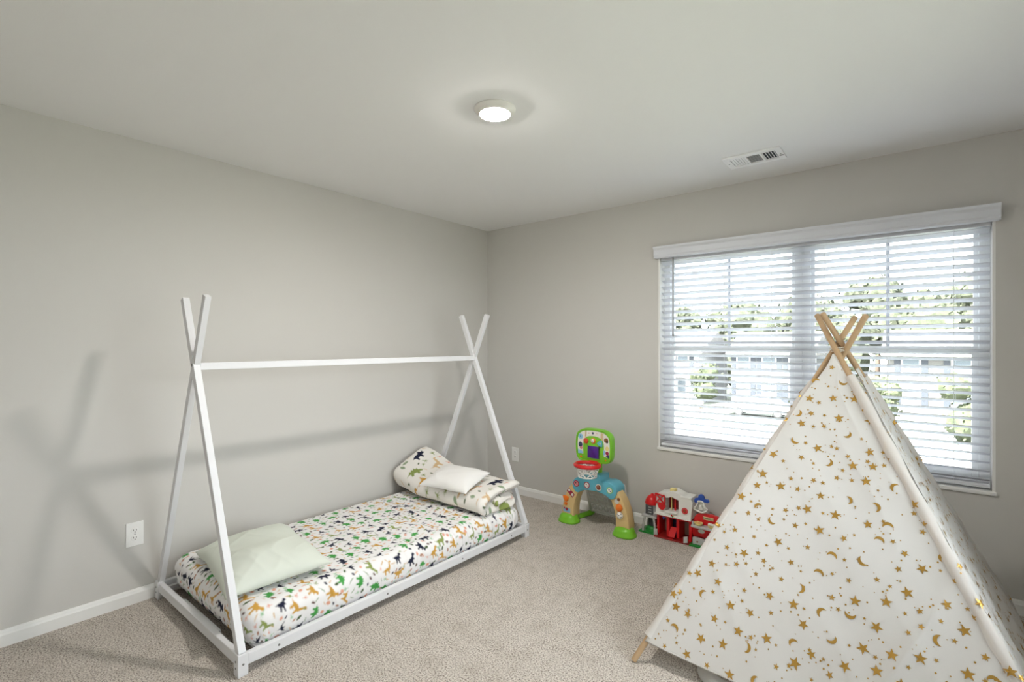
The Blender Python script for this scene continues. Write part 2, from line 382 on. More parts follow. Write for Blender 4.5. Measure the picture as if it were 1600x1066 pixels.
# ------------------------------------------------------------------ printed cotton
DINO = {
 'rex': [(-.5, .05), (-.3, .12), (-.1, .2), (.1, .22), (.22, .3), (.28, .44), (.4, .48), (.52, .4), (.52, .3), (.4, .26), (.34, .18), (.36, .08), (.44, .04), (.4, -.02), (.3, .0), (.22, -.08), (.26, -.25), (.34, -.42), (.18, -.42), (.1, -.2), (0, -.12), (-.06, -.4), (-.2, -.4), (-.16, -.1), (-.3, -.0)],
 'stego': [(-.55, -.1), (-.36, .02), (-.3, .2), (-.2, .12), (-.13, .34), (-.03, .2), (.05, .4), (.13, .2), (.24, .3), (.28, .1), (.42, .06), (.55, -.06), (.45, -.16), (.3, -.12), (.26, -.38), (.14, -.38), (.1, -.18), (-.1, -.18), (-.14, -.38), (-.27, -.38), (-.28, -.12), (-.4, -.08)],
 'bronto': [(-.6, .1), (-.4, .02), (-.25, .1), (0, .14), (.16, .1), (.26, .28), (.34, .5), (.46, .56), (.58, .48), (.56, .41), (.45, .42), (.4, .2), (.3, -.06), (.22, -.12), (.22, -.4), (.1, -.4), (.06, -.14), (-.14, -.12), (-.18, -.4), (-.3, -.4), (-.3, -.1), (-.45, -.04)],
 'cerat': [(-.55, .0), (-.35, .14), (-.1, .22), (.14, .18), (.2, .36), (.32, .3), (.4, .14), (.54, .2), (.5, .04), (.56, -.06), (.4, -.12), (.26, -.08), (.26, -.36), (.12, -.36), (.08, -.14), (-.14, -.14), (-.18, -.36), (-.32, -.36), (-.32, -.08)],
 'ptero': [(-.5, .35), (-.2, .1), (-.06, .1), (.02, .3), (.14, .12), (.5, .3), (.3, -.02), (.12, -.1), (.08, -.4), (-.02, -.12), (-.2, -.08)],
 'leaf': [(-.5, 0), (-.3, .16), (0, .24), (.3, .14), (.5, 0), (.3, -.14), (0, -.24), (-.3, -.16)],
 'sprig': [(-.05, -.5), (-.04, -.1), (-.4, .1), (-.06, .05), (-.3, .45), (0, .12), (.05, .5), (.08, .1), (.36, .4), (.1, .02), (.42, .05), (.06, -.12), (.04, -.5)],
 'dash': [(-.5, -.06), (-.1, .12), (.3, .14), (.5, .0), (.25, .02), (-.1, .0)],
 'egg': [(.3 * math.cos(t), .38 * math.sin(t)) for t in np.linspace(0, 2 * PI, 12, endpoint=False)],
}
PAL = {'navy': '#23263c', 'green': '#4a9e4c', 'olive': '#8e9c58', 'sage': '#93a486', 'gold': '#cf9f4a', 'dkgreen': '#4c5f3a', 'peach': '#e3a68e', 'rust': '#b98a72', 'tan': '#d8b98f', 'brown': '#6a5147', 'mint': '#9cc49b'}
def inside(px, py, poly):
    c = np.zeros(px.shape, bool); n = len(poly)
    for i in range(n):
        x0, y0 = poly[i]; x1, y1 = poly[i - 1]
        if y0 == y1: continue
        c ^= ((y0 > py) != (y1 > py)) & (px < (x1 - x0) * (py - y0) / (y1 - y0) + x0)
    return c
def make_print(w, h, cell, big, seed, base, mains, fills, res=.002):
    rnd = random.Random(seed); W_, H_ = int(w / res) + 1, int(h / res) + 1
    img = np.tile(np.array(lin(base), np.float32), (H_, W_, 1))
    def stamp(cx, cy, kind, size, ang, color):
        poly = DINO[kind]; r = size * .75
        i0, i1 = max(0, int((cx - r) / res)), min(W_, int((cx + r) / res) + 1); j0, j1 = max(0, int((cy - r) / res)), min(H_, int((cy + r) / res) + 1)
        if i1 <= i0 or j1 <= j0: return
        X, Y = np.meshgrid(np.arange(i0, i1) * res - cx, np.arange(j0, j1) * res - cy)
        c, s = math.cos(ang), math.sin(ang); a, b_ = (c * X + s * Y) / size, (-s * X + c * Y) / size
        m = inside(a, b_, poly); img[j0:j1, i0:i1][m] = lin(PAL[color])
    ny, nx = int(h / cell) + 2, int(w / cell) + 2
    for j in range(ny):
        for i in range(nx):
            cx = (i + .5 * (j % 2)) * cell + rnd.uniform(-.12, .12) * cell; cy = j * cell * .87 + rnd.uniform(-.1, .1) * cell
            k, c = mains[(i * 5 + j * 3 + rnd.randrange(3)) % len(mains)]
            stamp(cx, cy, k, big * rnd.uniform(.85, 1.15), rnd.uniform(-.5, .5) + rnd.choice((0, 0, PI / 2)), c)
            for d in fills_pos:
                k, c, s = rnd.choice(fills)
                stamp(cx + d[0] * cell + rnd.uniform(-.08, .08) * cell, cy + d[1] * cell + rnd.uniform(-.08, .08) * cell, k, s * big * rnd.uniform(.9, 1.3), rnd.uniform(0, 2 * PI), c)
    p = np.pad(img, ((1, 1), (1, 1), (0, 0)), mode='edge'); img = sum(p[a:a + H_, b:b + W_] for a in range(3) for b in range(3)) / 9
    return img
fills_pos = ((.5, .05), (.26, .42), (-.24, .44), (.5, -.18))
mains = [('rex', 'navy'), ('stego', 'green'), ('bronto', 'gold'), ('cerat', 'navy'), ('bronto', 'olive'), ('stego', 'green'), ('rex', 'gold'), ('ptero', 'navy')]
fills = [('leaf', 'dkgreen', .42), ('leaf', 'brown', .34), ('leaf', 'rust', .36), ('dash', 'tan', .45), ('egg', 'peach', .4), ('sprig', 'peach', .42), ('sprig', 'mint', .45), ('dash', 'gold', .42), ('leaf', 'navy', .3), ('dash', 'sage', .5), ('sprig', 'olive', .4)]
def sample(img, u, v, res=.002):
    H_, W_ = img.shape[:2]; x = np.clip(u / res, 0, W_ - 1.001); y = np.clip(v / res, 0, H_ - 1.001)
    i, j = x.astype(int), y.astype(int); fx, fy = (x - i)[..., None], (y - j)[..., None]
    return (img[j, i] * (1 - fx) + img[j, i + 1] * fx) * (1 - fy) + (img[j + 1, i] * (1 - fx) + img[j + 1, i + 1] * fx) * fy

# ------------------------------------------------------------------ bed
BX0, BX1, BY0, BY1 = .020, 1.058, -2.690, -.735
XC, ZC = (BX0 + BX1) / 2, 1.262
bed = thing('bed_frame', (XC, (BY0 + BY1) / 2, 0), 'low white wooden tepee bed frame with crossed poles and a ridge bar', 'bed')
FT = .042
for x in (BX0, BX1 - FT):
    for y in (BY0, BY1 - FT):
        ft = obj('foot', box(x, x + FT, y, y + FT, 0, .092, .003), M_BED, bed)
        s = 1 if x > .5 else -1; e = -1 if y < -1.5 else 1
        for z in (.035, .062):
            fx = x + FT / 2; yy = y if e < 0 else y + FT
            bb = bmesh.new(); bmesh.ops.create_cone(bb, cap_ends=True, segments=10, radius1=.0045, radius2=.0045, depth=.003, matrix=Matrix.Translation((fx, yy, z)) @ Matrix.Rotation(PI / 2, 4, 'X'))
            obj('bolt', bb, M_STEEL, ft)
        bb = bmesh.new(); bmesh.ops.create_cone(bb, cap_ends=True, segments=10, radius1=.0045, radius2=.0045, depth=.003, matrix=Matrix.Translation((x + FT if s > 0 else x, y + FT / 2, .05)) @ Matrix.Rotation(PI / 2, 4, 'Y'))
        obj('bolt', bb, M_STEEL, ft)
RZ0, RZ1, RT = .038, .084, .026
for x in (BX0 + .004, BX1 - RT - .004):
    rl = obj('side_rail', box(x, x + RT, BY0 + FT, BY1 - FT, RZ0, RZ1, .003), M_BED, bed)
    for y in (-2.52, -1.95, -1.40, -.93):
        bb = bmesh.new(); bmesh.ops.create_cone(bb, cap_ends=True, segments=10, radius1=.005, radius2=.005, depth=.003, matrix=Matrix.Translation((x + RT if x > .5 else x, y, .06)) @ Matrix.Rotation(PI / 2, 4, 'Y'))
        obj('bolt', bb, M_STEEL, rl)
for y in (BY0 + .006, BY1 - RT - .006):
    obj('end_rail', box(BX0 + FT, BX1 - FT, y, y + RT, RZ0, RZ1, .003), M_BED, bed)
    obj('ledge', box(BX0 + .3, BX1 - .3, (y + RT if y < -1.5 else y - .018), (y + RT + .018 if y < -1.5 else y), RZ0, RZ1 - .012, .002), M_BED, bed)
for x in (BX0 + RT + .004, BX1 - RT - .030):
    obj('cleat', box(x, x + .026, BY0 + .04, BY1 - .04, RZ0, RZ0 + .02, .002), M_BED, bed)
for k in range(12):
    y = BY0 + .12 + k * (BY1 - BY0 - .24) / 11
    obj('slat', box(BX0 + .034, BX1 - .034, y - .03, y + .03, RZ0 + .02, RZ0 + .034, .002), M_BED, bed)
PW, PD = .034, .030   # pole section
dx = (BX1 - FT / 2 - XC) / (ZC - .085); zt = 1.583
for y in (BY0 + FT / 2, BY1 - FT / 2):
    inn = 1 if y < -1.5 else -1
    for s in (1, -1):
        yy = y - s * .0012
        obj('pole', beam((XC + s * dx * (ZC - .085), yy, .088), (XC - s * dx * (zt - ZC), yy, zt), PW, PD - .003 * (s < 0), (1, 0, 0)), M_BED, bed)
    bb = bmesh.new(); bmesh.ops.create_cone(bb, cap_ends=True, segments=12, radius1=.007, radius2=.007, depth=.004, matrix=Matrix.Translation((XC, y - inn * (PD / 2 + .002), ZC)) @ Matrix.Rotation(PI / 2, 4, 'X'))
    obj('bolt', bb, M_STEEL, bed)
obj('ridge_bar', beam((XC, BY0 + FT / 2 + PD / 2, ZC - .008), (XC, BY1 - FT / 2 - PD / 2, ZC - .008), .032, .034, (1, 0, 0)), M_BED, bed)

# mattress in its fitted sheet
MX0, MX1, MY0, MY1, MZ0, MZ1 = .066, 1.012, -2.615, -.80, .074, .222
mx, my, hx, hy = (MX0 + MX1) / 2, (MY0 + MY1) / 2, (MX1 - MX0) / 2, (MY1 - MY0) / 2
rc, rf = .085, .055
def mattress_pos(a, b, wr=True):
    """a along the width (x), b along the length (y), flat cloth coordinates in metres"""
    da = np.maximum(np.abs(a) - (hx - rc), 0); db = np.maximum(np.abs(b) - (hy - rc), 0)
    d = np.hypot(da, db) + 1e-9; ca, cb = np.sign(a) * da / d, np.sign(b) * db / d
    e = np.maximum(d - (rc - rf), 0); flat = np.minimum(d, rc - rf)
    ang = np.minimum(e / rf, PI / 2)
    out = flat + rf * np.sin(ang); down = rf * (1 - np.cos(ang)) + np.maximum(e - rf * PI / 2, 0)
    down = np.minimum(down, MZ1 - MZ0)
    bul = .012 * np.sin(np.clip(down / (MZ1 - MZ0), 0, 1) * PI)
    X = mx + np.clip(a, -(hx - rc), hx - rc) + ca * (out + bul); Y = my + np.clip(b, -(hy - rc), hy - rc) + cb * (out + bul); Z = MZ1 - down
    if wr:
        k = .0075 * ridges(a, b, 58, 11, 2.4, 3) * sstep(-.25, .25, a) * sstep(-.6, .1, b) + .006 * ridges(a, b, 20, 14, 3, 8) * sstep(.1, .45, a) + .0022 * ridges(a, b, -35, 12, 3, 5) + .003 * (vnoise(a * 5, b * 5, 2) - .5)
        k += .006 * ridges(a, b, 3, 22, 3.5, 12) * sstep(.02, .07, e)
        k = k * (1 - sstep(.75, 1, down / (MZ1 - MZ0)))
        X = X + ca * np.sin(ang) * k; Y = Y + cb * np.sin(ang) * k; Z = Z + np.cos(ang) * k
    return np.stack([X, Y, Z], -1)
ext = rf * PI / 2 + (MZ1 - MZ0 - rf) + (rc - rf)
na, nb = 500, 850
A = np.linspace(-(hx - rc + ext), hx - rc + ext, na); B = np.linspace(-(hy - rc + ext), hy - rc + ext, nb)
AA, BB = np.meshgrid(A, B, indexing='ij')
img = make_print(A[-1] - A[0], B[-1] - B[0], .092, .061, 4, '#f1efee', mains, fills)
colr = sample(img, AA - A[0], BB - B[0]).reshape(-1, 3)
matt = thing('mattress', (mx, my, MZ0), 'mattress in a white fitted sheet printed with small green, navy and ochre dinosaurs', 'mattress')
np_mesh('fitted_sheet', mattress_pos(AA, BB), quads(na, nb), M_PRINT, matt, colr)
obj('mattress_core', box(MX0 + .03, MX1 - .03, MY0 + .03, MY1 - .03, MZ0 - .001, MZ1 - .03, .02), mat('mattress_ticking', '#dcd9d4', .9), matt)

def pillow(name, c, half, thick, rotm, m, label, cat, seed, colors=None, pinch=.07, wr=.006, sit=None, n=90):
    u = np.linspace(-1, 1, n); U, V = np.meshgrid(u, u, indexing='ij')
    e = np.clip((1 - np.abs(U) ** 2.6), 0, 1) ** .55 * np.clip((1 - np.abs(V) ** 2.6), 0, 1) ** .55
    X = half[0] * U * (1 - pinch * (1 - V * V) * np.abs(U)) + .008 * (vnoise(V * 4, U * 2, seed + 7) - .5) * np.abs(U); Y = half[1] * V * (1 - pinch * (1 - U * U) * np.abs(V)) + .008 * (vnoise(U * 4, V * 2, seed + 8) - .5) * np.abs(V)
    f = wr * (ridges(X, Y, 35, 13, 4, seed) * .8 + ridges(X, Y, -50, 12, 4, seed + 1) * .7) * (1 - e * .55) + wr * 1.2 * (vnoise(X * 7, Y * 7, seed + 2) - .5)
    edge = (1 - np.maximum(np.abs(U), np.abs(V)) ** 6)
    top = thick * e + f * edge; bot = -thick * .55 * e + .2 * f * edge
    rv = lambda Z: np.stack([X, Y, Z], -1) @ np.array(rotm.to_3x3()).T + np.array(c)
    T, Bt = rv(top), rv(bot)
    if sit: T, Bt = sit(T, top), sit(Bt, bot)
    V_ = np.concatenate([T.reshape(-1, 3), Bt.reshape(-1, 3)]); Q = np.concatenate([quads(n, n), quads(n, n, n * n, True)])
    o = np_mesh(name, V_, Q, m); bm = bmesh.new(); bm.from_mesh(o.data); bmesh.ops.remove_doubles(bm, verts=bm.verts[:], dist=.0004); bm.to_mesh(o.data); bm.free()
    return tag(o, label, cat)
M_SAGE = mat('sage_pillowcase', '#dbe0d5', .85, bump=.03, bscale=600, spec=.2); M_WP = mat('ivory_pillowcase', '#efedea', .85, bump=.03, bscale=600, spec=.2)
def sag(P, h):   # keep the underside on the sheet
    P = P.copy(); P[..., 2] = np.maximum(P[..., 2], MZ1 + .0065); return P
pillow('pillow', (.585, -2.385, .268), (.335, .235), .098, Matrix.Rotation(R(-9), 4, 'Z') @ Matrix.Rotation(R(3), 4, 'X'), M_SAGE, 'flat pale sage green pillow at the near end of the bed', 'pillow', 21, sit=sag, wr=.012)

# folded duvet: a puffy sheet rolled along a spiral path
ctl = [(-1.05, .062), (-.95, .066), (-.865, .064), (-.838, .045), (-.86, .026), (-.95, .026), (-1.06, .026), (-1.12, .028), (-1.158, .048), (-1.158, .082), (-1.125, .104), (-1.04, .118), (-.95, .126), (-.86, .132), (-.79, .128)]
path = np.array(crom(ctl, 14, False)); seg = np.r_[0, np.cumsum(np.hypot(*np.diff(path, axis=0).T))]
ns, ntt = 330, 210
sl = np.linspace(0, seg[-1], ns); py_, pz_ = np.interp(sl, seg, path[:, 0]), np.interp(sl, seg, path[:, 1])
ty, tz = np.gradient(py_, sl), np.gradient(pz_, sl); tl = np.hypot(ty, tz); nyv, nzv = tz / tl, -ty / tl   # outward side of the roll
t = np.linspace(0, 1, ntt); SSa, TTa = np.meshgrid(sl, t, indexing='ij')
es = np.clip(np.minimum(SSa, seg[-1] - SSa) / .03, 0, 1) ** .5; et = np.clip(np.minimum(TTa, 1 - TTa) / .035, 0, 1) ** .5
th = .0235 * np.minimum(es, et) * (1 + .25 * (vnoise(SSa * 9, TTa * 8, 31) - .5))
xw = .045 + .965 * TTa
PYb = py_[:, None] + 0 * TTa; PZb = pz_[:, None] + 0 * TTa
lift = np.clip((PZb - .03) / .1, 0, 1.2); back = np.clip((PYb + 1.16) / .34, 0, 1)
wall = sstep(.50, 0., TTa)
PZb = PZb + lift * (wall * (.050 + .085 * back) + .018 * sstep(.90, 1.0, TTa) * back + .012 * (vnoise(TTa * 5, SSa * 6, 40) - .5))
PYb = PYb - .03 * wall * lift + .022 * np.sin(TTa * 9 + 1) * .4 + .03 * (vnoise(TTa * 4, SSa * 2, 41) - .5)
PYb = PYb + (.06 * wall) * (1 - lift)
wrk = .010 * ridges(xw, SSa, 80, 10, 3, 44) + .008 * ridges(xw, SSa, 30, 11, 3, 46) + .008 * ridges(xw, SSa, 5, 24, 4, 48) * sstep(.75, .97, TTa)
def duv(side):
    k = th * side + wrk * (side > 0) * np.minimum(es, et)
    dz = -.030 * sstep(.945, 1.0, TTa) * (1 - .8 * lift)
    return np.stack([xw + .012 * np.sin(SSa * 22 + 1) * sstep(.8, 1, TTa), PYb + nyv[:, None] * k, np.maximum(MZ1 + .012 + PZb + nzv[:, None] * k + dz * .5, MZ1 + .014 + dz)], -1)
# outward = away from the roll's inside
V_ = np.concatenate([duv(1).reshape(-1, 3), duv(-1).reshape(-1, 3)]); Q = np.concatenate([quads(ns, ntt), quads(ns, ntt, ns * ntt, True)])
fills2 = [('leaf', 'sage', .42), ('dash', 'gold', .3), ('sprig', 'olive', .4), ('sprig', 'peach', .34), ('dash', 'tan', .4), ('leaf', 'dkgreen', .26)]
mains2 = [('rex', 'navy'), ('stego', 'olive'), ('bronto', 'tan'), ('stego', 'sage'), ('bronto', 'gold'), ('cerat', 'navy')]
img2 = make_print(1.0, seg[-1], .19, .115, 9, '#efebe5', mains2, fills2)
c2 = sample(img2, .965 * TTa, SSa).reshape(-1, 3)
dv = np_mesh('folded_duvet', V_, Q, M_PRINT, None, np.concatenate([c2, c2]))
tag(dv, 'folded cream duvet with large dinosaur print at the far end of the bed', 'duvet')
rot = Matrix.Rotation(R(8), 4, 'Z') @ Matrix.Rotation(R(14), 4, 'X')
pillow('small_pillow', (.66, -1.075, .408), (.205, .155), .062, rot, M_WP, 'small plain white pillow lying on the folded duvet', 'pillow', 55, pinch=.1, wr=.009)

# ------------------------------------------------------------------ play tent
TC = Vector((2.917, -.882, 0)); HB = .685; TZ = 1.335
tent = thing('play_tent', TC, 'white canvas play tent with gold stars and moons on wooden poles', 'tent')
feet = {'A': Vector((2.250, -1.578, 0)), 'B': Vector((3.598, -1.552, 0)), 'C': Vector((3.590, -.190, 0)), 'D': Vector((2.240, -.205, 0))}
crossp = {'A': Vector((-.016, .006, 0)), 'B': Vector((-.006, -.026, 0)), 'C': Vector((.026, .022, 0)), 'D': Vector((.030, -.004, 0))}
PR = .0122; axis = {}
for k, f in feet.items():
    c = TC + crossp[k] + Vector((0, 0, TZ)); d = (c - f).normalized(); axis[k] = (f, c, d)
    top = c + d * (.185 if k in 'AD' else .20)
    st = f + d * (PR * math.tan(math.acos(d.z)) * .98)
    pl = obj('pole', tube([st, top - d * .004, top], [PR, PR, PR * .8], 16), M_POLE, tent, True, 40)
obj('cord_binding', tube([(TC.x + .03 * math.cos(q) * (1 + .15 * math.sin(3 * q)), TC.y + .03 * math.sin(q), TZ - .012 + .004 * q / PI) for q in np.linspace(0, 6 * PI, 60)], .0022, 6), mat('cord_cream', '#d9cfbe', .9), tent, True)
def panel(ka, kb, hem, topz, seed, prnt=True):
    fa, ca, da = axis[ka]; fb, cb, db = axis[kb]
    at = lambda f, d, z: f + d * (z / d.z)
    a0, b0 = at(fa, da, hem), at(fb, db, hem); a1, b1 = at(fa, da, topz), at(fb, db, topz)
    eu = (b0 - a0).normalized(); mid0, mid1 = (a0 + b0) / 2, (a1 + b1) / 2
    ew = (mid1 - mid0); ew = (ew - eu * ew.dot(eu)).normalized(); nrm = eu.cross(ew); nrm = nrm if nrm.dot(mid0 - TC) > 0 else -nrm
    Hh = (mid1 - mid0).length; Wb, Wt = (b0 - a0).length, (b1 - a1).length
    def surf(p, q, off=0.):
        p = np.asarray(p, float); q = np.asarray(q, float)
        w = np.clip(q / Hh, 0, 1); hw = (Wb * (1 - w) + Wt * w) / 2 * (1 - .45 * sstep(.85, 1, w)); r = np.clip(p / hw, -1, 1)
        bulge = -.022 * (1 - r * r) * (1 - w) + .017 * ridges(p, q, 62, 5.5, 1.0, seed) * (1 - r ** 4) * (1 - w) + .006 * ridges(p, q, -60, 9, 1.4, seed + 1) * (1 - r ** 4) + .005 * (vnoise(p * 5, q * 4, seed + 2) - .5) * (1 - r ** 4)
        lean = .0135 + off
        sagq = -.028 * (1 - np.abs(r) ** 2) * (1 - sstep(0, .12, w))
        return np.array(mid0) + p[..., None] * np.array(eu) + (q + sagq)[..., None] * np.array(ew) + (bulge + lean)[..., None] * np.array(nrm)
    ni, nj = 121, 121
    w = np.linspace(0, 1, nj); r = np.linspace(-1, 1, ni); Rr, Ww = np.meshgrid(r, w, indexing='ij')
    hw = (Wb * (1 - Ww) + Wt * Ww) / 2 * (1 - .45 * sstep(.85, 1, Ww))
    P = surf(Rr * hw, Ww * Hh)
    pan = np_mesh('canvas_panel', P, quads(ni, nj), M_TENT, tent)
    md = pan.modifiers.new('cloth', 'SOLIDIFY'); md.thickness = .0008; md.offset = -1
    # foil print
    rnd = random.Random(seed); shapes = []
    def star(s, a): 
        return [((s if k % 2 == 0 else s * .40) * math.cos(a + k * PI / 5), (s if k % 2 == 0 else s * .40) * math.sin(a + k * PI / 5)) for k in range(10)]
    def moon(s, a):
        o = [(math.cos(x), math.sin(x)) for x in np.linspace(R(75), R(285), 12)]; i_ = [(.7 + 1.062 * math.cos(x), 1.062 * math.sin(x)) for x in np.linspace(R(245.5), R(114.5), 8)]
        c, s_ = math.cos(a), math.sin(a); return [(s * (c * x - s_ * y), s * (s_ * x + c * y)) for x, y in o + i_]
    vs, fs = [], []
    def add(cx, cy, poly, strip=False):
        hw = (Wb * (1 - cy / Hh) + Wt * cy / Hh) / 2
        if abs(cx) > hw - .012 or cy < .012 or cy > Hh - .03: return
        base = len(vs)
        pts = [(cx + x, cy + y) for x, y in poly]
        if strip:
            vs.extend(pts); n_o, n_i = 12, 8
            for k in range(n_o - 1):
                j0 = n_o + (n_i - 1) - round(k * (n_i - 1) / (n_o - 1)); j1 = n_o + (n_i - 1) - round((k + 1) * (n_i - 1) / (n_o - 1))
                fs.append((base + k, base + k + 1, base + j1)); 
                if j0 != j1: fs.append((base + k, base + j1, base + j0))
        else:
            vs.append((cx, cy)); vs.extend(pts); n = len(pts)
            for k in range(n): fs.append((base, base + 1 + k, base + 1 + (k + 1) % n))
    cell = .088; q = .03; row = 0
    while q < Hh:
        p = -Wb / 2 + (row % 2) * cell / 2
        while p < Wb / 2:
            cx, cy = p + rnd.uniform(-.02, .02), q + rnd.uniform(-.018, .018)
            z = rnd.random()
            if z < .45: add(cx, cy, star(rnd.uniform(.0165, .021), rnd.uniform(0, 2)))
            elif z < .80: add(cx, cy, star(rnd.uniform(.010, .0135), rnd.uniform(0, 2)))
            else: add(cx, cy, moon(rnd.uniform(.0145, .0175), rnd.uniform(0, 6.28)), True)
            if rnd.random() < .7: add(cx + cell * .5 + rnd.uniform(-.012, .012), cy + rnd.uniform(-.03, .03), star(rnd.uniform(.006, .011), rnd.uniform(0, 2)))
            for _ in range(3):
                rr = rnd.choice((.0018, .0024, .0033)); add(cx + rnd.uniform(-.045, .045), cy + rnd.uniform(-.045, .045), [(rr * math.cos(x), rr * math.sin(x)) for x in np.linspace(0, 2 * PI, 7)[:-1]])
            p += cell
        q += cell * .80; row += 1
    va = np.array(vs); PP = surf(va[:, 0], va[:, 1], .0026)
    fo = np_mesh('gold_foil_print', PP, np.array(fs), M_GOLD, None, smooth=False)
    fo.data.vertices.foreach_set('co', (PP - np.array(wloc(tent))).astype(np.float32).ravel()); fo.parent = pan
    tag(fo, 'gold foil stars, crescent moons and dots', kind='stuff')
    # stitched hem
    hq = surf(np.linspace(-Wb / 2 + .012, Wb / 2 - .012, 60), np.full(60, .004), .0005)
    obj('hem', tube([Vector(x) for x in hq], .0026, 6), M_TENT, pan, True)
    return surf
panel('A', 'B', .085, TZ - .025, 71); panel('B', 'C', .085, TZ - .09, 72); panel('C', 'D', .085, TZ - .06, 73); panel('D', 'A', .085, TZ - .10, 74)
for k, z1 in (('A', TZ - .15), ('B', TZ - .115), ('C', TZ - .12), ('D', TZ - .14)):
    f, c, d = axis[k]; rnd = random.Random(ord(k)); N = 46; pts, rads = [], []
    for i in range(N):
        z = .105 + (z1 - .105) * i / (N - 1); pts.append(f + d * (z / d.z)); rads.append(.0205 + .0022 * math.sin(i * .9 + ord(k)) + rnd.uniform(-.0012, .0012))
    sv = obj('pole_sleeve', tube(pts, rads, 20, caps=False), M_TENT, tent, True)
    # foil marks that run over the sleeve
    vs, fs = [], []; s = d.cross(Vector((0, 0, 1))).normalized(); tt = d.cross(s)
    for i in range(34):
        z = rnd.uniform(.14, z1 - .04); ph = rnd.uniform(0, 2 * PI); r = rnd.choice((.004, .008, .012, .018)); base = len(vs)
        loop = [(0, 0)] + [((r if q % 2 == 0 else r * .42) * math.cos(q * PI / 5 + ph), (r if q % 2 == 0 else r * .42) * math.sin(q * PI / 5 + ph)) for q in range(10)]
        for x, y in loop:
            a = ph * 3 + x / .022; R_ = .0245; vs.append(f + d * (z / d.z + y) + (s * math.cos(a) + tt * math.sin(a)) * R_)
        for q in range(10): fs.append((base, base + 1 + q, base + 1 + (q + 1) % 10))
    V_ = np.array([tuple(v) for v in vs]) - np.array(wloc(tent)); fo = np_mesh('gold_foil_print', V_, np.array(fs), M_GOLD, None, smooth=False); fo.parent = sv; fo['kind'] = 'stuff'
# loose white cloth tie lying out from under the front hem
rb = []
tp = crom([(2.50, -1.38), (2.51, -1.45), (2.545, -1.50), (2.62, -1.515), (2.71, -1.51)], 8, False)
V_ = []
for i, (x, y) in enumerate(tp):
    nx, ny = tp[min(i + 1, len(tp) - 1)][0] - tp[max(i - 1, 0)][0], tp[min(i + 1, len(tp) - 1)][1] - tp[max(i - 1, 0)][1]; L = math.hypot(nx, ny); nx, ny = -ny / L, nx / L
    for k in range(7):
        w = (k / 6 - .5) * .055; V_.append((x + nx * w, y + ny * w, .007 + .012 * max(0, math.sin(i * .35 + k * .5)) + .02 * (k / 6) * math.sin(i / len(tp) * PI)))
ti = np_mesh('cloth_tie', np.array(V_), quads(len(tp), 7), M_TENT, tent); md = ti.modifiers.new('cloth', 'SOLIDIFY'); md.thickness = .002; md.offset = 0


# ------------------------------------------------------------------ basketball and soccer activity toy
G = mat('toy_lime', '#7cc52e', .35); BLU = mat('toy_blue', '#5fb0c4', .35); TAN = mat('toy_tan', '#dcbf86', .45); RED = mat('toy_red', '#d3161b', .3)
WHT = mat('toy_white', '#ecebe6', .4); PUR = mat('toy_screen_purple', '#4b1a86', .3); ORG = mat('toy_orange', '#ee7a22', .35); GRY = mat('toy_grey', '#d4d4ce', .45)
PAP = mat('sticker_paper', '#e6e2da', .6); NAV = mat('sticker_navy', '#38405e', .6); PNK = mat('sticker_pink', '#d98a8a', .6); SKY = mat('sticker_sky', '#8fbfe0', .6); MRN = mat('sticker_maroon', '#9c2440', .5); BRN = mat('sticker_brown', '#8c5a34', .6); YEL = mat('toy_cream_yellow', '#e6d58c', .5); BLK = mat('print_black', '#202020', .6)
toy = thing('basketball_toy', (1.345, -.25, 0), 'green and blue toddler basketball hoop and soccer goal toy against the wall', 'toy')
TX = 1.345
def mir(p): return [(2 * TX - x, z) for x, z in p][::-1]
half = [(0, .737), (.075, .733), (.118, .716), (.143, .685), (.150, .62), (.146, .545), (.128, .505), (.09, .492), (0, .488)]
full = [(TX + a, z) for a, z in half] + [(TX - a, z) for a, z in half[-2:0:-1]]
bb_out = crom(full, 4)
yb = -.335
bbd = obj('backboard', prism(bb_out, yb, yb + .055, .008), G, toy, True, 35)
sc = lambda P, s, cx=TX, cz=.615: [(cx + (x - cx) * s, cz + (z - cz) * s) for x, z in P]
rim = bmesh.new(); n = len(bb_out); o1, o2 = sc(bb_out, 1.0), sc(bb_out, .915)
for (pa, pb, y0, y1) in ((sc(bb_out, .985), sc(bb_out, .925), yb - .006, yb - .006), (sc(bb_out, .925), sc(bb_out, .915), yb - .006, yb + .001), (sc(bb_out, 1.), sc(bb_out, .985), yb + .003, yb - .006)):
    r0 = [rim.verts.new((x, y0, z)) for x, z in pa]; r1 = [rim.verts.new((x, y1, z)) for x, z in pb]
    for k in range(n): rim.faces.new((r0[k], r0[(k + 1) % n], r1[(k + 1) % n], r1[k]))
bmesh.ops.recalc_face_normals(rim, faces=rim.faces[:]); obj('raised_rim', rim, G, bbd, True, 50)
inner = sc(bb_out, .90)
def flat(name, poly, m, par, y=yb, t=.0008): return obj(name, prism(poly, y - t, y + .0005), m, par)
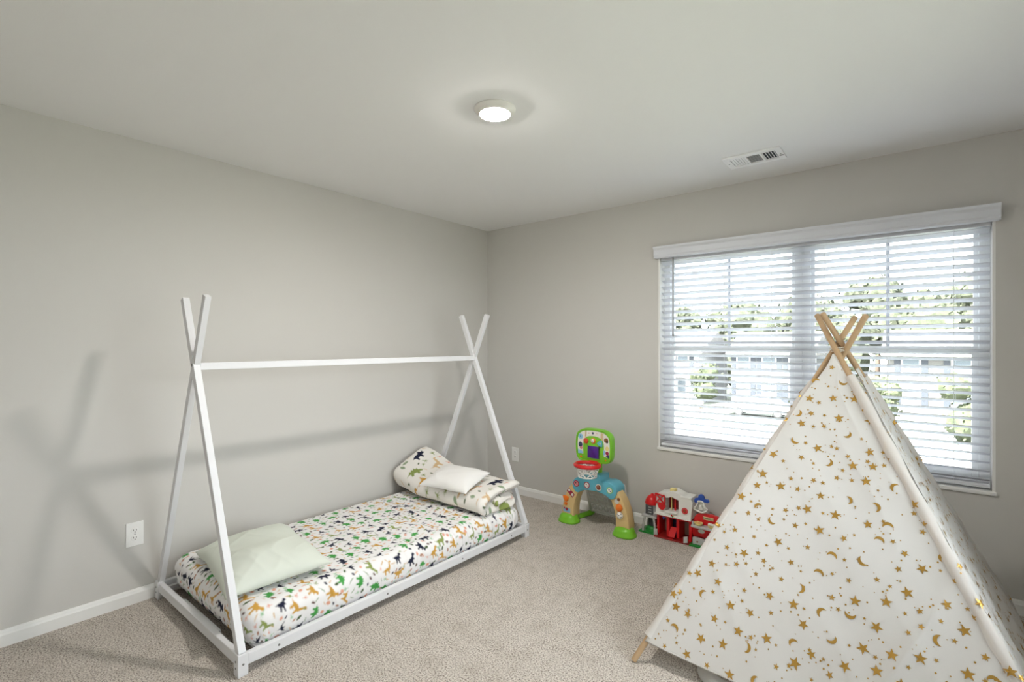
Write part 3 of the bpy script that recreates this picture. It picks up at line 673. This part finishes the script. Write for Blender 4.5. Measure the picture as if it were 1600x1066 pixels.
# paper sticker band: inner outline minus the green centre, built from arcs of quads
band = bmesh.new(); yy = yb - .0008
hole = crom([(TX - .088, .60), (TX - .080, .652), (TX - .045, .678), (TX, .684), (TX + .045, .678), (TX + .080, .652), (TX + .088, .60), (TX + .086, .545)], 5, False)
outr = crom([(TX - .130, .548), (TX - .134, .62), (TX - .126, .678), (TX - .10, .706), (TX - .06, .719), (TX, .723), (TX + .06, .719), (TX + .10, .706), (TX + .126, .678), (TX + .134, .62), (TX + .130, .540)], 5, False)
m_ = 40; rs = lambda P: [P[round(i * (len(P) - 1) / m_)] for i in range(m_ + 1)]
A_, B_ = rs([(TX - .086, .545)] + hole), rs(outr)
va = [band.verts.new((x, yy, z)) for x, z in A_]; vb = [band.verts.new((x, yy, z)) for x, z in B_]
for k in range(m_): band.faces.new((va[k], vb[k], vb[k + 1], va[k + 1]))
obj('sticker_band', band, PAP, bbd)
y2 = yb - .0012
for nm, poly, m in (('sticker', circ(TX - .108, .672, .020), SKY), ('sticker', circ(TX - .108, .672, .006), NAV), ('sticker', circ(TX - .110, .612, .017, 16, .019), NAV), ('sticker', circ(TX - .103, .588, .012), PNK),
                    ('sticker', [(TX - .13, .575), (TX - .095, .565), (TX - .088, .548), (TX - .13, .543)], SKY), ('sticker', circ(TX + .105, .664, .017), BRN), ('sticker', circ(TX + .112, .653, .009), BLK),
                    ('sticker', circ(TX + .113, .605, .013, 16, .018), YEL), ('sticker', circ(TX + .113, .572, .013), MRN), ('sticker', [(TX + .082, .59), (TX + .098, .588), (TX + .098, .558), (TX + .082, .556)], SKY), ('sticker', [(TX + .10, .553), (TX + .13, .565), (TX + .13, .532)], NAV),
                    ('sticker', circ(TX - .004, .705, .0085), NAV), ('sticker', circ(TX - .038, .702, .004), PNK), ('sticker', circ(TX + .03, .706, .003), PNK), ('sticker', [(TX - .068, .717), (TX - .056, .720), (TX - .060, .676), (TX - .072, .672)], mat('sticker_sand', '#cbb48a', .6)), ('sticker', [(TX + .062, .718), (TX + .084, .711), (TX + .080, .655), (TX + .060, .672)], mat('sticker_sand', '#cbb48a', .6))):
    flat(nm, poly, m, bbd, y2, .0006)
rr_ = crom([(TX - .045, .606), (TX - .042, .610), (TX + .042, .610), (TX + .045, .606), (TX + .046, .53), (TX + .04, .524), (TX - .040, .524), (TX - .046, .53)], 3)
obj('screen_frame', prism(sc(rr_, 1.12, TX, .567), yb - .004, yb, .002), G, bbd, True, 35)
obj('screen', prism(rr_, yb - .006, yb, .001), PUR, bbd, True, 35)
def dome(name, x, y, z, r, m, par, flatn=.5):
    b = bmesh.new(); bmesh.ops.create_uvsphere(b, u_segments=18, v_segments=10, radius=r)
    for v in b.verts: v.co = (x + v.co.x, y + v.co.y * flatn, z + v.co.z)
    return obj(name, b, m, par, True)
d1 = dome('button', TX - .062, yb - .003, .643, .021, mat('toy_brick_red', '#cf4a25', .35), bbd); d2 = dome('button', TX, yb - .003, .650, .021, ORG, bbd)
dome('button_face', TX - .001, yb - .011, .651, .014, WHT, d2, .4)
for q, (a, c) in enumerate(((-.006, .006), (.006, .004), (0, -.007))): dome('spot', TX + a, yb - .0162, .651 + c, .0028, BLK, d2, .4)
obj('button', prism(crom([(TX + .062, .660), (TX + .073, .656), (TX + .076, .62), (TX + .066, .612), (TX + .036, .632), (TX + .038, .642)], 4), yb - .011, yb, .003), BLU, bbd, True, 35)
flat('button_mark', circ(TX + .062, .637, .006), YEL, bbd, yb - .0112, .0006)
dome('knob', TX - .105, yb - .002, .522, .009, ORG, bbd); dome('knob', TX + .10, yb - .002, .520, .006, ORG, bbd)
# hoop
hc = Vector((TX + .004, -.428, .490)); hr = .088
ring = tube([(hc.x + hr * math.cos(q), hc.y + hr * .92 * math.sin(q), hc.z) for q in np.linspace(0, 2 * PI, 41)[:-1]], .0145, 12, closed=True)
hp = obj('hoop', ring, RED, toy, True)
obj('hoop_bracket', box(TX - .035, TX + .035, -.352, -.325, .474, .505, .005), RED, hp)
def netpt(q, lv): 
    r = (.082, .077, .071, .066)[lv]; return Vector((hc.x + r * math.cos(q), hc.y + r * .92 * math.sin(q), hc.z - (.008, .034, .058, .082)[lv]))
net = bmesh.new(); nn = 8
for k in range(nn):
    q = 2 * PI * k / nn; h = PI / nn
    for s in (-1, 1):
        for lv in range(3): tube([netpt(q + s * h * lv, lv), netpt(q + s * h * (lv + 1), lv + 1)], .0046, 6, net)
for lv in (0, 3): tube([netpt(q, lv) for q in np.linspace(0, 2 * PI, 31)[:-1]], .0045, 6, net, closed=True)
bmesh.ops.recalc_face_normals(net, faces=net.faces[:]); obj('hoop_net', net, WHT, hp, True)
# post
pp = [(.024, .400)] + [(.024 + .002 * (i % 2), .405 + i * .006) for i in range(12)] + [(.026, .48), (.030, .50), (.030, .60), (0, .60)]
obj('post', lathe(pp, (TX, -.252, 0), 24), G, toy, True, 50)
# blue arch
hb = [(.0, .405), (.050, .405), (.057, .395), (.060, .368), (.080, .360), (.120, .366), (.162, .356), (.192, .326), (.194, .288), (.170, .254), (.140, .250), (.112, .266), (.07, .279), (0, .284)]
bo = crom([(TX + .006 + a * .93, z) for a, z in hb] + [(TX + .006 - a * .93, z) for a, z in hb[-2:0:-1]], 3)
arch = obj('arch', prism(bo, -.345, -.205, .014, seg=3), BLU, toy, True, 40)
for k, (a, z, m1, m2) in enumerate(((-.140, .314, MRN, PNK), (-.050, .318, MRN, PAP), (.048, .318, PAP, BRN), (.138, .312, mat('sticker_green', '#86b86a', .6), PAP))):
    flat('round_sticker', circ(TX + a, z, .0245), m1, arch, -.3452, .0008); flat('round_sticker', circ(TX + a, z, .0175), m2, arch, -.3460, .0006)
    flat('round_sticker', circ(TX + a - .004, z + .005, .005), (BLK, MRN, PNK, BLK)[k], arch, -.3466, .0005); flat('round_sticker', circ(TX + a + .006, z - .005, .004), (BLK, MRN, MRN, BLK)[k], arch, -.3466, .0005)
# tan legs
lo = crom([(TX - .155, .335), (TX - .192, .30), (TX - .232, .245), (TX - .262, .17), (TX - .277, .10), (TX - .280, .05)], 5, False) + crom([(TX - .176, .05), (TX - .176, .11), (TX - .166, .17), (TX - .148, .218), (TX - .128, .255), (TX - .120, .29)], 5, False)
legs = []
for s, P in ((-1, lo), (1, mir(lo))):
    lg = obj('leg', prism(P, -.328, -.235, .006), TAN, toy, True, 40); legs.append(lg)
yl = -.3282
q = [(TX - .236, .240), (TX - .214, .267), (TX - .164, .220), (TX - .186, .194)]
flat('sticker', q, MRN, legs[0], yl, .0008)
for cx, cz in ((TX - .214, .246), (TX - .186, .215)): flat('sticker', [(cx - .012, cz + .003), (cx + .001, cz + .016), (cx + .013, cz + .003), (cx, cz - .011)], PAP, legs[0], yl - .0008, .0006)
t_ = obj('trophy', prism(crom([(TX - .264, .202), (TX - .218, .196), (TX - .222, .168), (TX - .236, .158), (TX - .256, .170)], 4), yl - .012, yl, .004), ORG, legs[0], True, 40)
dome('trophy_foot', TX - .243, yl - .003, .140, .014, ORG, legs[0])
flat('sticker', [(TX - .268, .112), (TX - .205, .106), (TX - .205, .074), (TX - .268, .078)], SKY, legs[0], yl, .0008)
flat('sticker', circ(TX - .236, .098, .012), MRN, legs[0], yl - .0008, .0006); flat('sticker', [(TX - .262, .112), (TX - .250, .110), (TX - .250, .098), (TX - .262, .100)], RED, legs[0], yl - .0008, .0006)
dome('ball', TX + .206, yl - .006, .200, .027, ORG, legs[1], .6)
sb = dome('ball', TX + .212, yl - .006, .146, .0245, WHT, legs[1], .6)
for a, c in ((0, .004), (-.014, .010), (.012, .014), (-.006, -.013), (.014, -.008)): dome('spot', TX + .212 + a, yl - .006 - .0135 * math.sqrt(max(.05, 1 - (a * a + c * c) / .0245 ** 2)) , .146 + c, .0045, BLK, sb, .4)
flat('sticker', circ(TX + .184, .240, .018), GRY, legs[1], yl, .0008); flat('sticker', circ(TX + .200, .256, .012), BRN, legs[1], yl - .0006, .0006)
# feet
def foot(cx, cy, rx, ry, h):
    b = bmesh.new(); prof = [(1.0, 0), (1.02, .10), (1.0, .22), (.93, .30), (.88, .55), (.76, .80), (.55, .95), (.3, 1.), (0, 1.0)]; n = 28; rg = []
    for r, z in prof:
        rg.append([b.verts.new((cx + rx * r * math.copysign(abs(math.cos(2 * PI * k / n)) ** .8, math.cos(2 * PI * k / n)), cy + ry * r * math.copysign(abs(math.sin(2 * PI * k / n)) ** .8, math.sin(2 * PI * k / n)), h * z)) for k in range(n)])
    for A, B in zip(rg, rg[1:]):
        for k in range(n): b.faces.new((A[k], A[(k + 1) % n], B[(k + 1) % n], B[k]))
    b.faces.new(rg[0][::-1]); bmesh.ops.remove_doubles(b, verts=b.verts[:], dist=1e-5); bmesh.ops.recalc_face_normals(b, faces=b.faces[:]); return b
for s in (-1, 1):
    obj('foot', foot(TX + s * .232, -.300, .083, .068, .068), G, toy, True)
    obj('rear_foot', tube([(TX + s * .215, -.25, .020), (TX + s * .19, -.16, .018), (TX + s * .17, -.075, .020), (TX + s * .165, -.05, .018)], [.022, .018, .021, .016], 14), G, toy, True)
# grey goal net behind the arch
gn = bmesh.new(); ang = math.atan2(.11, .29)
gp = lambda a, z: Vector((TX + a, -.075 - (z - .03) * math.tan(ang), z))
for a in (-.165, .165): tube([gp(a, .03), gp(a, .32)], .013, 8, gn)
for z in (.045, .30): tube([gp(-.165, z), gp(.165, z)], .010, 8, gn)
tube([gp(-.165, .115), gp(.165, .115)], .007, 6, gn)
hs = .0215
for r in range(6):
    for c in range(8):
        a0 = -.150 + c * hs * 1.732 + (r % 2) * hs * .866; z0_ = .135 + r * hs * 1.5
        pts = [(a0 + hs * math.sin(k * PI / 3), z0_ + hs * math.cos(k * PI / 3)) for k in range(6)]
        if a0 > .15 or z0_ > .28: continue
        for k in range(3): tube([gp(*pts[k]), gp(*pts[k + 1])], .0046, 5, gn)
for c in range(6):
    a0 = -.125 + c * .05; tube([gp(a0 + .019 * math.cos(q), .081 + .022 * math.sin(q)) for q in np.linspace(0, 2 * PI, 13)[:-1]], .0042, 5, gn, closed=True)
bmesh.ops.recalc_face_normals(gn, faces=gn.faces[:]); obj('goal_net', gn, GRY, toy, True)
obj('goal_tag', box(TX - .130, TX - .095, -.192, -.180, .262, .275, .002), RED, toy)

# ------------------------------------------------------------------ toy farm
farm = thing('toy_barn', (1.90, -.10, 0), 'red and white toy barn playset with silo and market stall', 'toy')
GRN = mat('toy_grass_green', '#1f8a34', .4); DRD = mat('toy_dark_red', '#8e1a18', .4); BLU2 = mat('toy_cobalt', '#2f55b0', .35); DGR = mat('toy_dark_grey', '#4c5055', .5); TGR = mat('toy_light_grey', '#bfc0be', .45)
fy, bk = -.145, -.035
# silo
sx, sy = 1.700, -.105
obj('grass_base', prism(crom([(1.618, 0), (1.620, .010), (1.65, .014), (1.72, .012), (1.748, .010), (1.750, 0)], 1), -.165, -.04, .003), GRN, farm)
obj('grass_mound', foot(1.695, -.105, .046, .04, .045), GRN, farm, True)
obj('silo_body', lathe([(.043, .125), (.043, .212), (0, .212)], (sx, sy, 0), 20), TGR, farm, True, 40)
sd = obj('silo_door', prism([(1.668, .138), (1.668, .205), (1.722, .205), (1.722, .138)], sy - .046, sy - .038), DGR, farm)
for k in range(3): obj('rung', box(1.690, 1.712, sy - .048, sy - .046, .150 + k * .018, .155 + k * .018), TGR, sd)
obj('silo_roof', lathe([(.052, .205), (.053, .214), (.050, .222), (.046, .238), (.034, .256), (.014, .270), (.008, .277), (0, .279)], (sx, sy, 0), 14), RED, farm, True, 30)
obj('silo_ledge', box(1.640, 1.752, -.160, -.055, .114, .128, .003), TGR, farm)
for x, y in ((1.648, -.152), (1.648, -.065), (1.742, -.152), (1.742, -.065)):
    obj('silo_leg', tube(crom([(x, y, 0.005), (x + (.004 if x < 1.7 else -.004), y, .06), (x + (.016 if x < 1.7 else -.012), y, .118)], 5, False), .0085, 8), TGR, farm, True)
obj('silo_chute', lathe([(.028, .045), (.030, .08), (.034, .115)], (sx, sy + .01, 0), 14), DGR, farm, True)
obj('gate', prism([(1.738, .008), (1.738, .050), (1.766, .056), (1.766, .012)], -.172, -.167), TGR, farm)
# barn lower storey, red, three bays with open backs
bx0, bx1 = 1.752, 1.998
obj('barn_floor', box(bx0 - .006, bx1 + .006, -.190, -.03, 0, .012, .003), DRD, farm)
obj('back_wall', box(bx0, bx1, -.04, -.032, .012, .16), mat('toy_bay_grey', '#a89f93', .6), farm)
for xa, xb in ((bx0, bx0 + .016), (1.822, 1.842), (1.892, 1.912), (bx1 - .018, bx1)):
    obj('wall_post', box(xa, xb, -.146, -.036, .012, .16, .002), RED, farm)
obj('lintel', box(bx0, bx1, -.147, -.125, .140, .16, .002), RED, farm)
obj('dark_doorway', box(1.842, 1.892, -.075, -.070, .012, .155), mat('toy_night_blue', '#1c2a55', .5), farm)
obj('slide', beam((1.867, -.12, .075), (1.867, -.176, .02), .044, .006, (1, 0, 0)), RED, farm); obj('slide_foot', foot(1.867, -.176, .02, .014, .014), RED, farm, True)
obj('gate', prism([(1.962, .012), (1.962, .052), (1.990, .062), (1.990, .020)], -.200, -.195), TGR, farm)
obj('pennant', prism([(1.794, .142), (1.812, .142), (1.803, .120)], -.152, -.149), BLU2, farm)
# white upper storey
wp = [(1.745, .158), (1.752, .285), (1.765, .305), (1.815, .316), (1.835, .322), (1.868, .334), (1.905, .328), (1.925, .316), (1.995, .306), (2.006, .280), (1.996, .158)]
lft = [(1.836, .188), (1.836, .276), (1.862, .292), (1.890, .276), (1.890, .188)]
b = prism(wp[:3] + [(1.815, .314), (1.815, .158)], -.155, -.045, .002); prism([(1.910, .158), (1.910, .322), (1.925, .316), (1.995, .306), (2.006, .280), (1.996, .158)], -.155, -.045, .002, b)
prism([(1.815, .158), (1.815, .192), (1.910, .192), (1.910, .158)], -.155, -.045, .002, b); prism([(1.815, .314), (1.815, .28), (1.836, .284), (1.862, .294), (1.890, .284), (1.910, .28), (1.910, .322), (1.868, .336)], -.155, -.045, .002, b)
up = obj('upper_storey', b, WHT, farm)
obj('loft_back', box(1.815, 1.910, -.075, -.070, .19, .30), DRD, farm)
obj('loft_post', box(1.868, 1.878, -.120, -.11, .19, .29), RED, farm); obj('loft_post', box(1.848, 1.853, -.126, -.12, .19, .29), YEL, farm)
obj('loft_frame', prism([(1.822, .180), (1.822, .190), (1.903, .190), (1.903, .180)], -.166, -.154, .002), WHT, up)
obj('roof_trim', extrude_profile([(0, 0), (.014, 0), (.014, .008), (0, .008)], (1.742, -.155, .156), (2.0, -.155, .156), (0, -1, 0)), WHT, up)
obj('roof_cap', box(1.925, 2.000, -.158, -.04, .300, .312, .003), WHT, up)
# red X shutter and cutter plaque
b = beam((1.750, -.163, .240), (1.812, -.163, .300), .010, .008, (0, 1, 0)); beam((1.750, -.163, .300), (1.812, -.163, .240), .010, .008, (0, 1, 0), bm=b)
for p0, p1 in (((1.748, .238), (1.748, .304)), ((1.816, .238), (1.816, .292)), ((1.748, .302), (1.816, .290)), ((1.748, .238), (1.816, .238))): beam((p0[0], -.162, p0[1]), (p1[0], -.162, p1[1]), .011, .009, (0, 1, 0), bm=b)
obj('cross_shutter', b, RED, farm)
obj('plaque', prism(crom([(1.768, .232), (1.772, .205), (1.795, .192), (1.816, .206), (1.820, .232)], 4), -.166, -.155, .002), RED, farm)
r_ = obj('round_sign', prism(circ(1.955, .216, .0215, 24), -.160, -.154, .001), RED, farm)
for rr, m, yy in ((.0165, PNK, -.1602), (.0145, RED, -.1608), (.0075, BRN, -.1614)): flat('sign_ring', circ(1.955, .216, rr), m, r_, yy, .0005)
flat('flower_mark', circ(1.868, .160 + .010, .006), RED, up, -.1695, .0006); flat('flower_mark', circ(1.880, .167, .005), YEL, up, -.1695, .0006); flat('flower_mark', circ(1.874, .163, .004), GRN, up, -.1700, .0006)
obj('hay_top', box(1.842, 1.882, -.135, -.10, .325, .347, .004), YEL, farm)
# cloud lookout and bell
obj('weather_cloud', prism(crom([(2.012, .288), (2.016, .310), (2.036, .318), (2.042, .336), (2.058, .344), (2.076, .334), (2.082, .316), (2.102, .316), (2.110, .302), (2.098, .292), (2.060, .296), (2.03, .280)], 4), -.138, -.118, .004), BLU2, farm, True, 40)
bell_o = crom([(2.052, .300), (2.074, .296), (2.086, .268), (2.102, .252), (2.094, .240), (2.064, .226), (2.022, .238), (2.018, .250), (2.034, .268), (2.040, .294)], 4)
bell = obj('bell_frame', tube([(x, -.146, z) for x, z in bell_o], .0058, 8, closed=True), WHT, farm, True)
obj('bell_back', prism(sc(bell_o, .95, 2.06, .262), -.136, -.130), GRY, bell)
obj('bell', prism([(2.052, .272), (2.066, .272), (2.074, .244), (2.046, .244)], -.150, -.137, .002), WHT, bell)
obj('bell_arm', beam((2.0, -.125, .235), (2.03, -.13, .262), .012, .012, (0, 1, 0)), WHT, farm)
# market stall
mk = crom([(2.012, .05), (2.010, .150), (2.018, .192), (2.050, .212), (2.11, .218), (2.17, .208), (2.205, .188), (2.206, .150), (2.204, .05)], 4)
obj('stall_back', prism(mk, -.135, -.105, .003), RED, farm, True, 40)
sg = obj('stall_sign', prism([(2.072, .180), (2.072, .200), (2.140, .200), (2.140, .180)], -.140, -.134, .0015), mat('sign_cream', '#d8cc98', .5), farm)
def text(body, size, loc, m, par, rotx=PI / 2):
    cu = bpy.data.curves.new('lettering', 'FONT'); cu.body = body; cu.size = size; cu.align_x = 'CENTER'; cu.align_y = 'CENTER'; cu.extrude = .0003
    o = bpy.data.objects.new('lettering', cu); COL.objects.link(o); dg = bpy.context.evaluated_depsgraph_get(); me = bpy.data.meshes.new_from_object(o.evaluated_get(dg)); bpy.data.objects.remove(o)
    me.transform(Matrix.Translation(Vector(loc) - wloc(par)) @ Matrix.Rotation(rotx, 4, 'X')); me.materials.clear(); me.materials.append(m)
    return link(bpy.data.objects.new('lettering', me), par)
text('MARKET', .0165, (2.106, -.1408, .190), BLK, sg)
obj('stall_shelf', box(2.005, 2.185, -.185, -.13, .126, .142, .004), TGR, farm)
obj('shelf_knob', lathe([(.008, .142), (.008, .158), (.005, .164), (0, .165)], (2.014, -.165, 0), 10), TGR, farm, True, 40)
def bowl(cx, m_): return obj('produce_tray', lathe([(.018, .142), (.030, .158), (.027, .160), (.012, .150), (0, .149)], (cx, -.160, 0), 18), m_, farm, True)
t1 = bowl(2.050, YEL); t2 = bowl(2.140, YEL)
for k in range(4): dome('egg', 2.120 + k * .0125, -.160, .162, .0095, WHT, t2, .9)
dome('produce', 2.045, -.160, .156, .014, mat('toy_melon', '#e0b070', .5), t1, .9)
obj('stall_counter', prism([(2.012, .012), (2.012, .054), (2.100, .050), (2.100, .012)], -.170, -.14, .003), TGR, farm)
flat('counter_mark', circ(2.045, .032, .006), BRN, farm, -.1703, .0005)
obj('stall_wall', box(2.012, 2.204, -.135, -.115, .012, .06, .003), RED, farm)
obj('animal_stall_arch', prism(crom([(2.100, .012), (2.098, .062), (2.118, .080), (2.140, .062), (2.142, .012)], 4), -.180, -.15, .003), WHT, farm, True, 40)
dome('berry', 2.120, -.180, .048, .017, BLU2, farm, .4)
obj('stall_base', prism([(1.996, 0), (1.998, .012), (2.21, .012), (2.212, 0)], -.195, -.04, .003), GRN, farm)
flat('stall_window', circ(2.06, .095, .022, 18, .014), GRY, farm, -.1353, .0006); flat('stall_window', circ(2.16, .095, .022, 18, .014), GRY, farm, -.1353, .0006)

# ------------------------------------------------------------------ outside
GZ = lambda y: -3.0 - .03 * y
def ground(name, x0, x1, y0, y1, dz, m, label, cat):
    b = bmesh.new(); v = [b.verts.new((x, y, GZ(y) + z)) for z in (dz, dz - .3) for x, y in ((x0, y0), (x1, y0), (x1, y1), (x0, y1))]
    for f in ((0, 1, 2, 3), (7, 6, 5, 4), (0, 4, 5, 1), (1, 5, 6, 2), (2, 6, 7, 3), (3, 7, 4, 0)): b.faces.new([v[i] for i in f])
    bmesh.ops.recalc_face_normals(b, faces=b.faces[:]); return struct(name, b, m, label, cat)
ground('ground', -90, 90, -60, 130, 0, mat('lawn_grass', (.13, .138, .112), .9, vary=.35, vscale=.8), 'mown lawn outside the window', 'lawn')
ground('street', -90, 90, 23.5, 31.5, .03, mat('asphalt', (.28, .28, .28), .9, vary=.1, vscale=2), 'pale grey residential street outside', 'street')
ground('sidewalk', -90, 90, 34, 35.5, .05, mat('concrete', (.5, .49, .46), .9), 'concrete sidewalk across the street', 'sidewalk')
ground('driveway', -3.6, -.2, 31.5, 46, .06, mat('concrete', (.5, .49, .46), .9), 'concrete driveway across the street', 'driveway')
SID = [mat('siding_white', (.30, .30, .31), .7), mat('siding_grey', (.12, .125, .13), .7), mat('siding_tan', (.13, .125, .115), .7)]
ROOF = mat('roof_shingle', (.14, .135, .13), .9, vary=.2, vscale=3); SHT = mat('shutter_dark', (.035, .04, .05), .6); PAN = mat('far_pane', (.10, .12, .14), .1)
TRM = mat('house_trim', (.75, .75, .74), .6)
def house(x0, x1, y, sid, label, porch):
    g = GZ(y); e = g + 5.0; h = thing('house', ((x0 + x1) / 2, y + 4, g), label, 'house', 'houses across the street')
    w = obj('walls', box(x0, x1, y, y + 9, g - .3, e), sid, h)
    b = bmesh.new(); ym = y + 4.5; xs = (x0 - .4, x1 + .4)
    v = [[b.verts.new((x, yy, zz)) for yy, zz in ((y - .5, e - .1), (ym, e + 2.0), (y + 9.5, e - .1), (y + 9.5, e - .3), (y - .5, e - .3))] for x in xs]
    for k in range(5): b.faces.new((v[0][k], v[0][(k + 1) % 5], v[1][(k + 1) % 5], v[1][k]))
    b.faces.new(v[0][::-1]); b.faces.new(v[1]); bmesh.ops.recalc_face_normals(b, faces=b.faces[:]); obj('roof', b, ROOF, h)
    n = 3
    for fl, z in ((0, g + .9), (1, g + 3.3)):
        for i in range(n):
            cx = x0 + (i + .5) * (x1 - x0) / n
            wn = obj('window', box(cx - .62, cx + .62, y - .06, y + .02, z, z + 1.4, .01), TRM, h)
            obj('pane', box(cx - .5, cx + .5, y - .075, y - .05, z + .1, z + .66), PAN, wn); obj('pane', box(cx - .5, cx + .5, y - .075, y - .05, z + .74, z + 1.3), PAN, wn)
            if fl or not porch:
                for s in (-1, 1): obj('shutter', box(cx + s * .85 - .2, cx + s * .85 + .2, y - .07, y, z, z + 1.4, .01), SHT, h)
    if porch:
        obj('porch_roof', box(x0 - .2, x1 + .2, y - 2.4, y, g + 2.6, g + 2.85, .02), ROOF, h); obj('porch_floor', box(x0, x1, y - 2.3, y, g - .2, g + .35), TRM, h)
        for i in range(5):
            cx = x0 + .3 + i * (x1 - x0 - .6) / 4; obj('column', box(cx - .15, cx + .15, y - 2.25, y - 1.95, g + .35, g + 2.6, .01), TRM, h)
    else:
        obj('door', box((x0 + x1) / 2 - .1 + 1.1, (x0 + x1) / 2 + 2.0, y - .05, y, g, g + 2.1), SHT, h)
house(-22.5, -13.2, 45, SID[0], 'white house with a columned porch, leftmost through the window', True)
house(-10.8, -4.2, 47, SID[1], 'grey house with dark shutters behind the parked car', False)
house(1.2, 10.2, 47, SID[2], 'tan house with dark shutters seen through the right window', False)
def crown(c, rad, seed, blobs=9, leaves=700, ls=.28, squash=1.0):
    rnd = random.Random(seed); b = bmesh.new()
    for k in range(blobs):
        t = bmesh.new(); bmesh.ops.create_icosphere(t, subdivisions=2, radius=1); rr = rad * rnd.uniform(.38, .6)
        a = rnd.uniform(0, 2 * PI); q = rad * rnd.uniform(.1, .62); cc = Vector((c[0] + q * math.cos(a), c[1] + q * math.sin(a), c[2] + rad * squash * rnd.uniform(-.55, .6)))
        for v in t.verts: v.co = cc + v.co * rr * (1 + rnd.uniform(-.16, .16))
        join(b, t)
    vs = [v.co.copy() for v in b.verts]
    for k in range(leaves):
        p = rnd.choice(vs) + Vector((rnd.uniform(-1, 1), rnd.uniform(-1, 1), rnd.uniform(-1, 1))) * rad * .20
        u = Vector((rnd.uniform(-1, 1), rnd.uniform(-1, 1), rnd.uniform(-1, 1))).normalized() * ls; w = u.orthogonal().normalized() * ls * rnd.uniform(.4, .8)
        b.faces.new([b.verts.new(p - u), b.verts.new(p + w), b.verts.new(p + u), b.verts.new(p - w)])
    return b
LEAF = [mat('leaves_deep', (.060, .065, .046), 1., spec=0, vary=.45, vscale=1.2), mat('leaves_mid', (.068, .074, .052), 1., spec=0, vary=.4, vscale=1.2), mat('leaves_light', (.068, .077, .048), 1., spec=0, vary=.35, vscale=2)]
BARK = mat('bark', (.12, .09, .07), .9)
def tree(x, y, top, rad, lf, seed, label, group, squash=1.2, leaves=1100, ls=.34):
    g = GZ(y); t = thing('tree', (x, y, g), label, 'tree', group); cz = top - rad * squash * .9
    obj('trunk', tube([(x, y, g - .2), (x + .1, y, (g + cz) / 2), (x, y, cz + rad * .3)], [rad * .09 + .03, rad * .07 + .02, rad * .04], 8), BARK, t, True)
    obj('crown', crown((x, y, cz), rad, seed, blobs=15 if rad > 3 else 9, leaves=leaves, ls=ls, squash=squash), LEAF[lf], t)
rnd = random.Random(5)
tops = []
for row, (y, sp, x0, n, top, r) in enumerate(((62.5, 9.4, -42, 8, 5.0, 3.9), (73, 9.8, -47, 9, 7.0, 4.0), (84, 10.4, -52, 9, 8.5, 4.2), (95.5, 11, -57, 9, 9.6, 4.5))):
    for i in range(n):
        x = x0 + i * sp; tops.append((x, y, top + rnd.uniform(-.7, .7) + (1.3 if row and -6 < x < 22 else 0), r, row, i))
ordn = ['leftmost', 'second', 'third', 'fourth', 'fifth', 'sixth', 'seventh', 'eighth', 'ninth']
rown = ['front tree row behind the houses', 'middle tree row behind the houses', 'back tree row behind the houses', 'farthest tree row behind the houses']
for k, (x, y, tp_, r, row, i) in enumerate(tops):
    tree(x, y, tp_, r, (k + row) % 2, 100 + k, 'pale leafy tree, %s from the left in the %s' % (ordn[i], rown[row]) if i else 'pale leafy tree at the left end of the %s' % rown[row], 'trees behind the houses', 1.35)
tree(-11.6, 41, .6, 1.25, 2, 201, 'slim young green tree between the white house and the grey house', 'young trees in the yards', 2.2, 500, .14)
tree(5.6, 32.8, -.2, 1.7, 2, 202, 'young spreading tree by the street, seen through the right window', 'young trees in the yards', 1.3, 600, .12)
tree(-2.6, 36.5, -1.2, 1.3, 2, 203, 'small light green tree beside the parked car', 'young trees in the yards', 1.3, 500, .12)
tree(.9, 41, -.8, 1.4, 2, 204, 'small yard tree left of the tan house', 'young trees in the yards', 1.5, 500, .13)
for i, (x, lab) in enumerate(((-20.5, 'left end'), (-18, 'middle'), (-15.2, 'right end'))):
    y = 41.8; o = obj('shrub', crown((x, y, GZ(y) + .45), .75, 300 + i, 6, 260, .09, .6), LEAF[2]); tag(o, 'round green shrub at the %s of the white porch' % lab, 'shrub', 'shrubs along the porch')
# parked car
cy_, g = 38.2, GZ(38.2) + .02
car = thing('car', (-6.2, cy_, g), 'white car parked across the street', 'car')
M_CAR = mat('car_white', (.7, .71, .72), .25)
side = crom([(-8.45, .38), (-8.5, .75), (-8.2, .95), (-7.5, 1.02), (-6.9, 1.45), (-6.2, 1.52), (-5.4, 1.45), (-4.7, 1.0), (-4.1, .88), (-4.0, .45), (-4.2, .32), (-6.2, .28)], 3)
obj('body', prism([(x, g + z) for x, z in side], cy_ - .85, cy_ + .85, .06), M_CAR, car, True, 40)
for P in ([(-7.35, 1.05), (-6.85, 1.4), (-6.25, 1.45), (-6.25, 1.05)], [(-6.15, 1.05), (-6.15, 1.45), (-5.45, 1.4), (-4.95, 1.05)]): obj('side_window', prism([(x, g + z) for x, z in P], cy_ - .87, cy_ - .84), PAN, car)
for x in (-7.6, -4.9):
    for yy in (cy_ - .86, cy_ + .64):
        w_ = obj('wheel', prism([(a, z) for a, z in circ(x, g + .33, .33, 20)], yy, yy + .22, .03), mat('tyre', (.03, .03, .03), .8), car); obj('rim', prism(circ(x, g + .33, .2, 14), yy - .01, yy + .05, .01), M_CAR, w_)
mb = thing('mailbox', (-8.9, 32.6, GZ(32.6)), 'mailbox on a post beside the street', 'mailbox')
obj('post', box(-8.96, -8.84, 32.55, 32.65, GZ(32.6) - .2, GZ(32.6) + 1.0, .01), BARK, mb); obj('box', box(-9.05, -8.75, 32.3, 32.85, GZ(32.6) + 1.0, GZ(32.6) + 1.3, .05), mat('mailbox_grey', (.2, .19, .18), .5), mb)
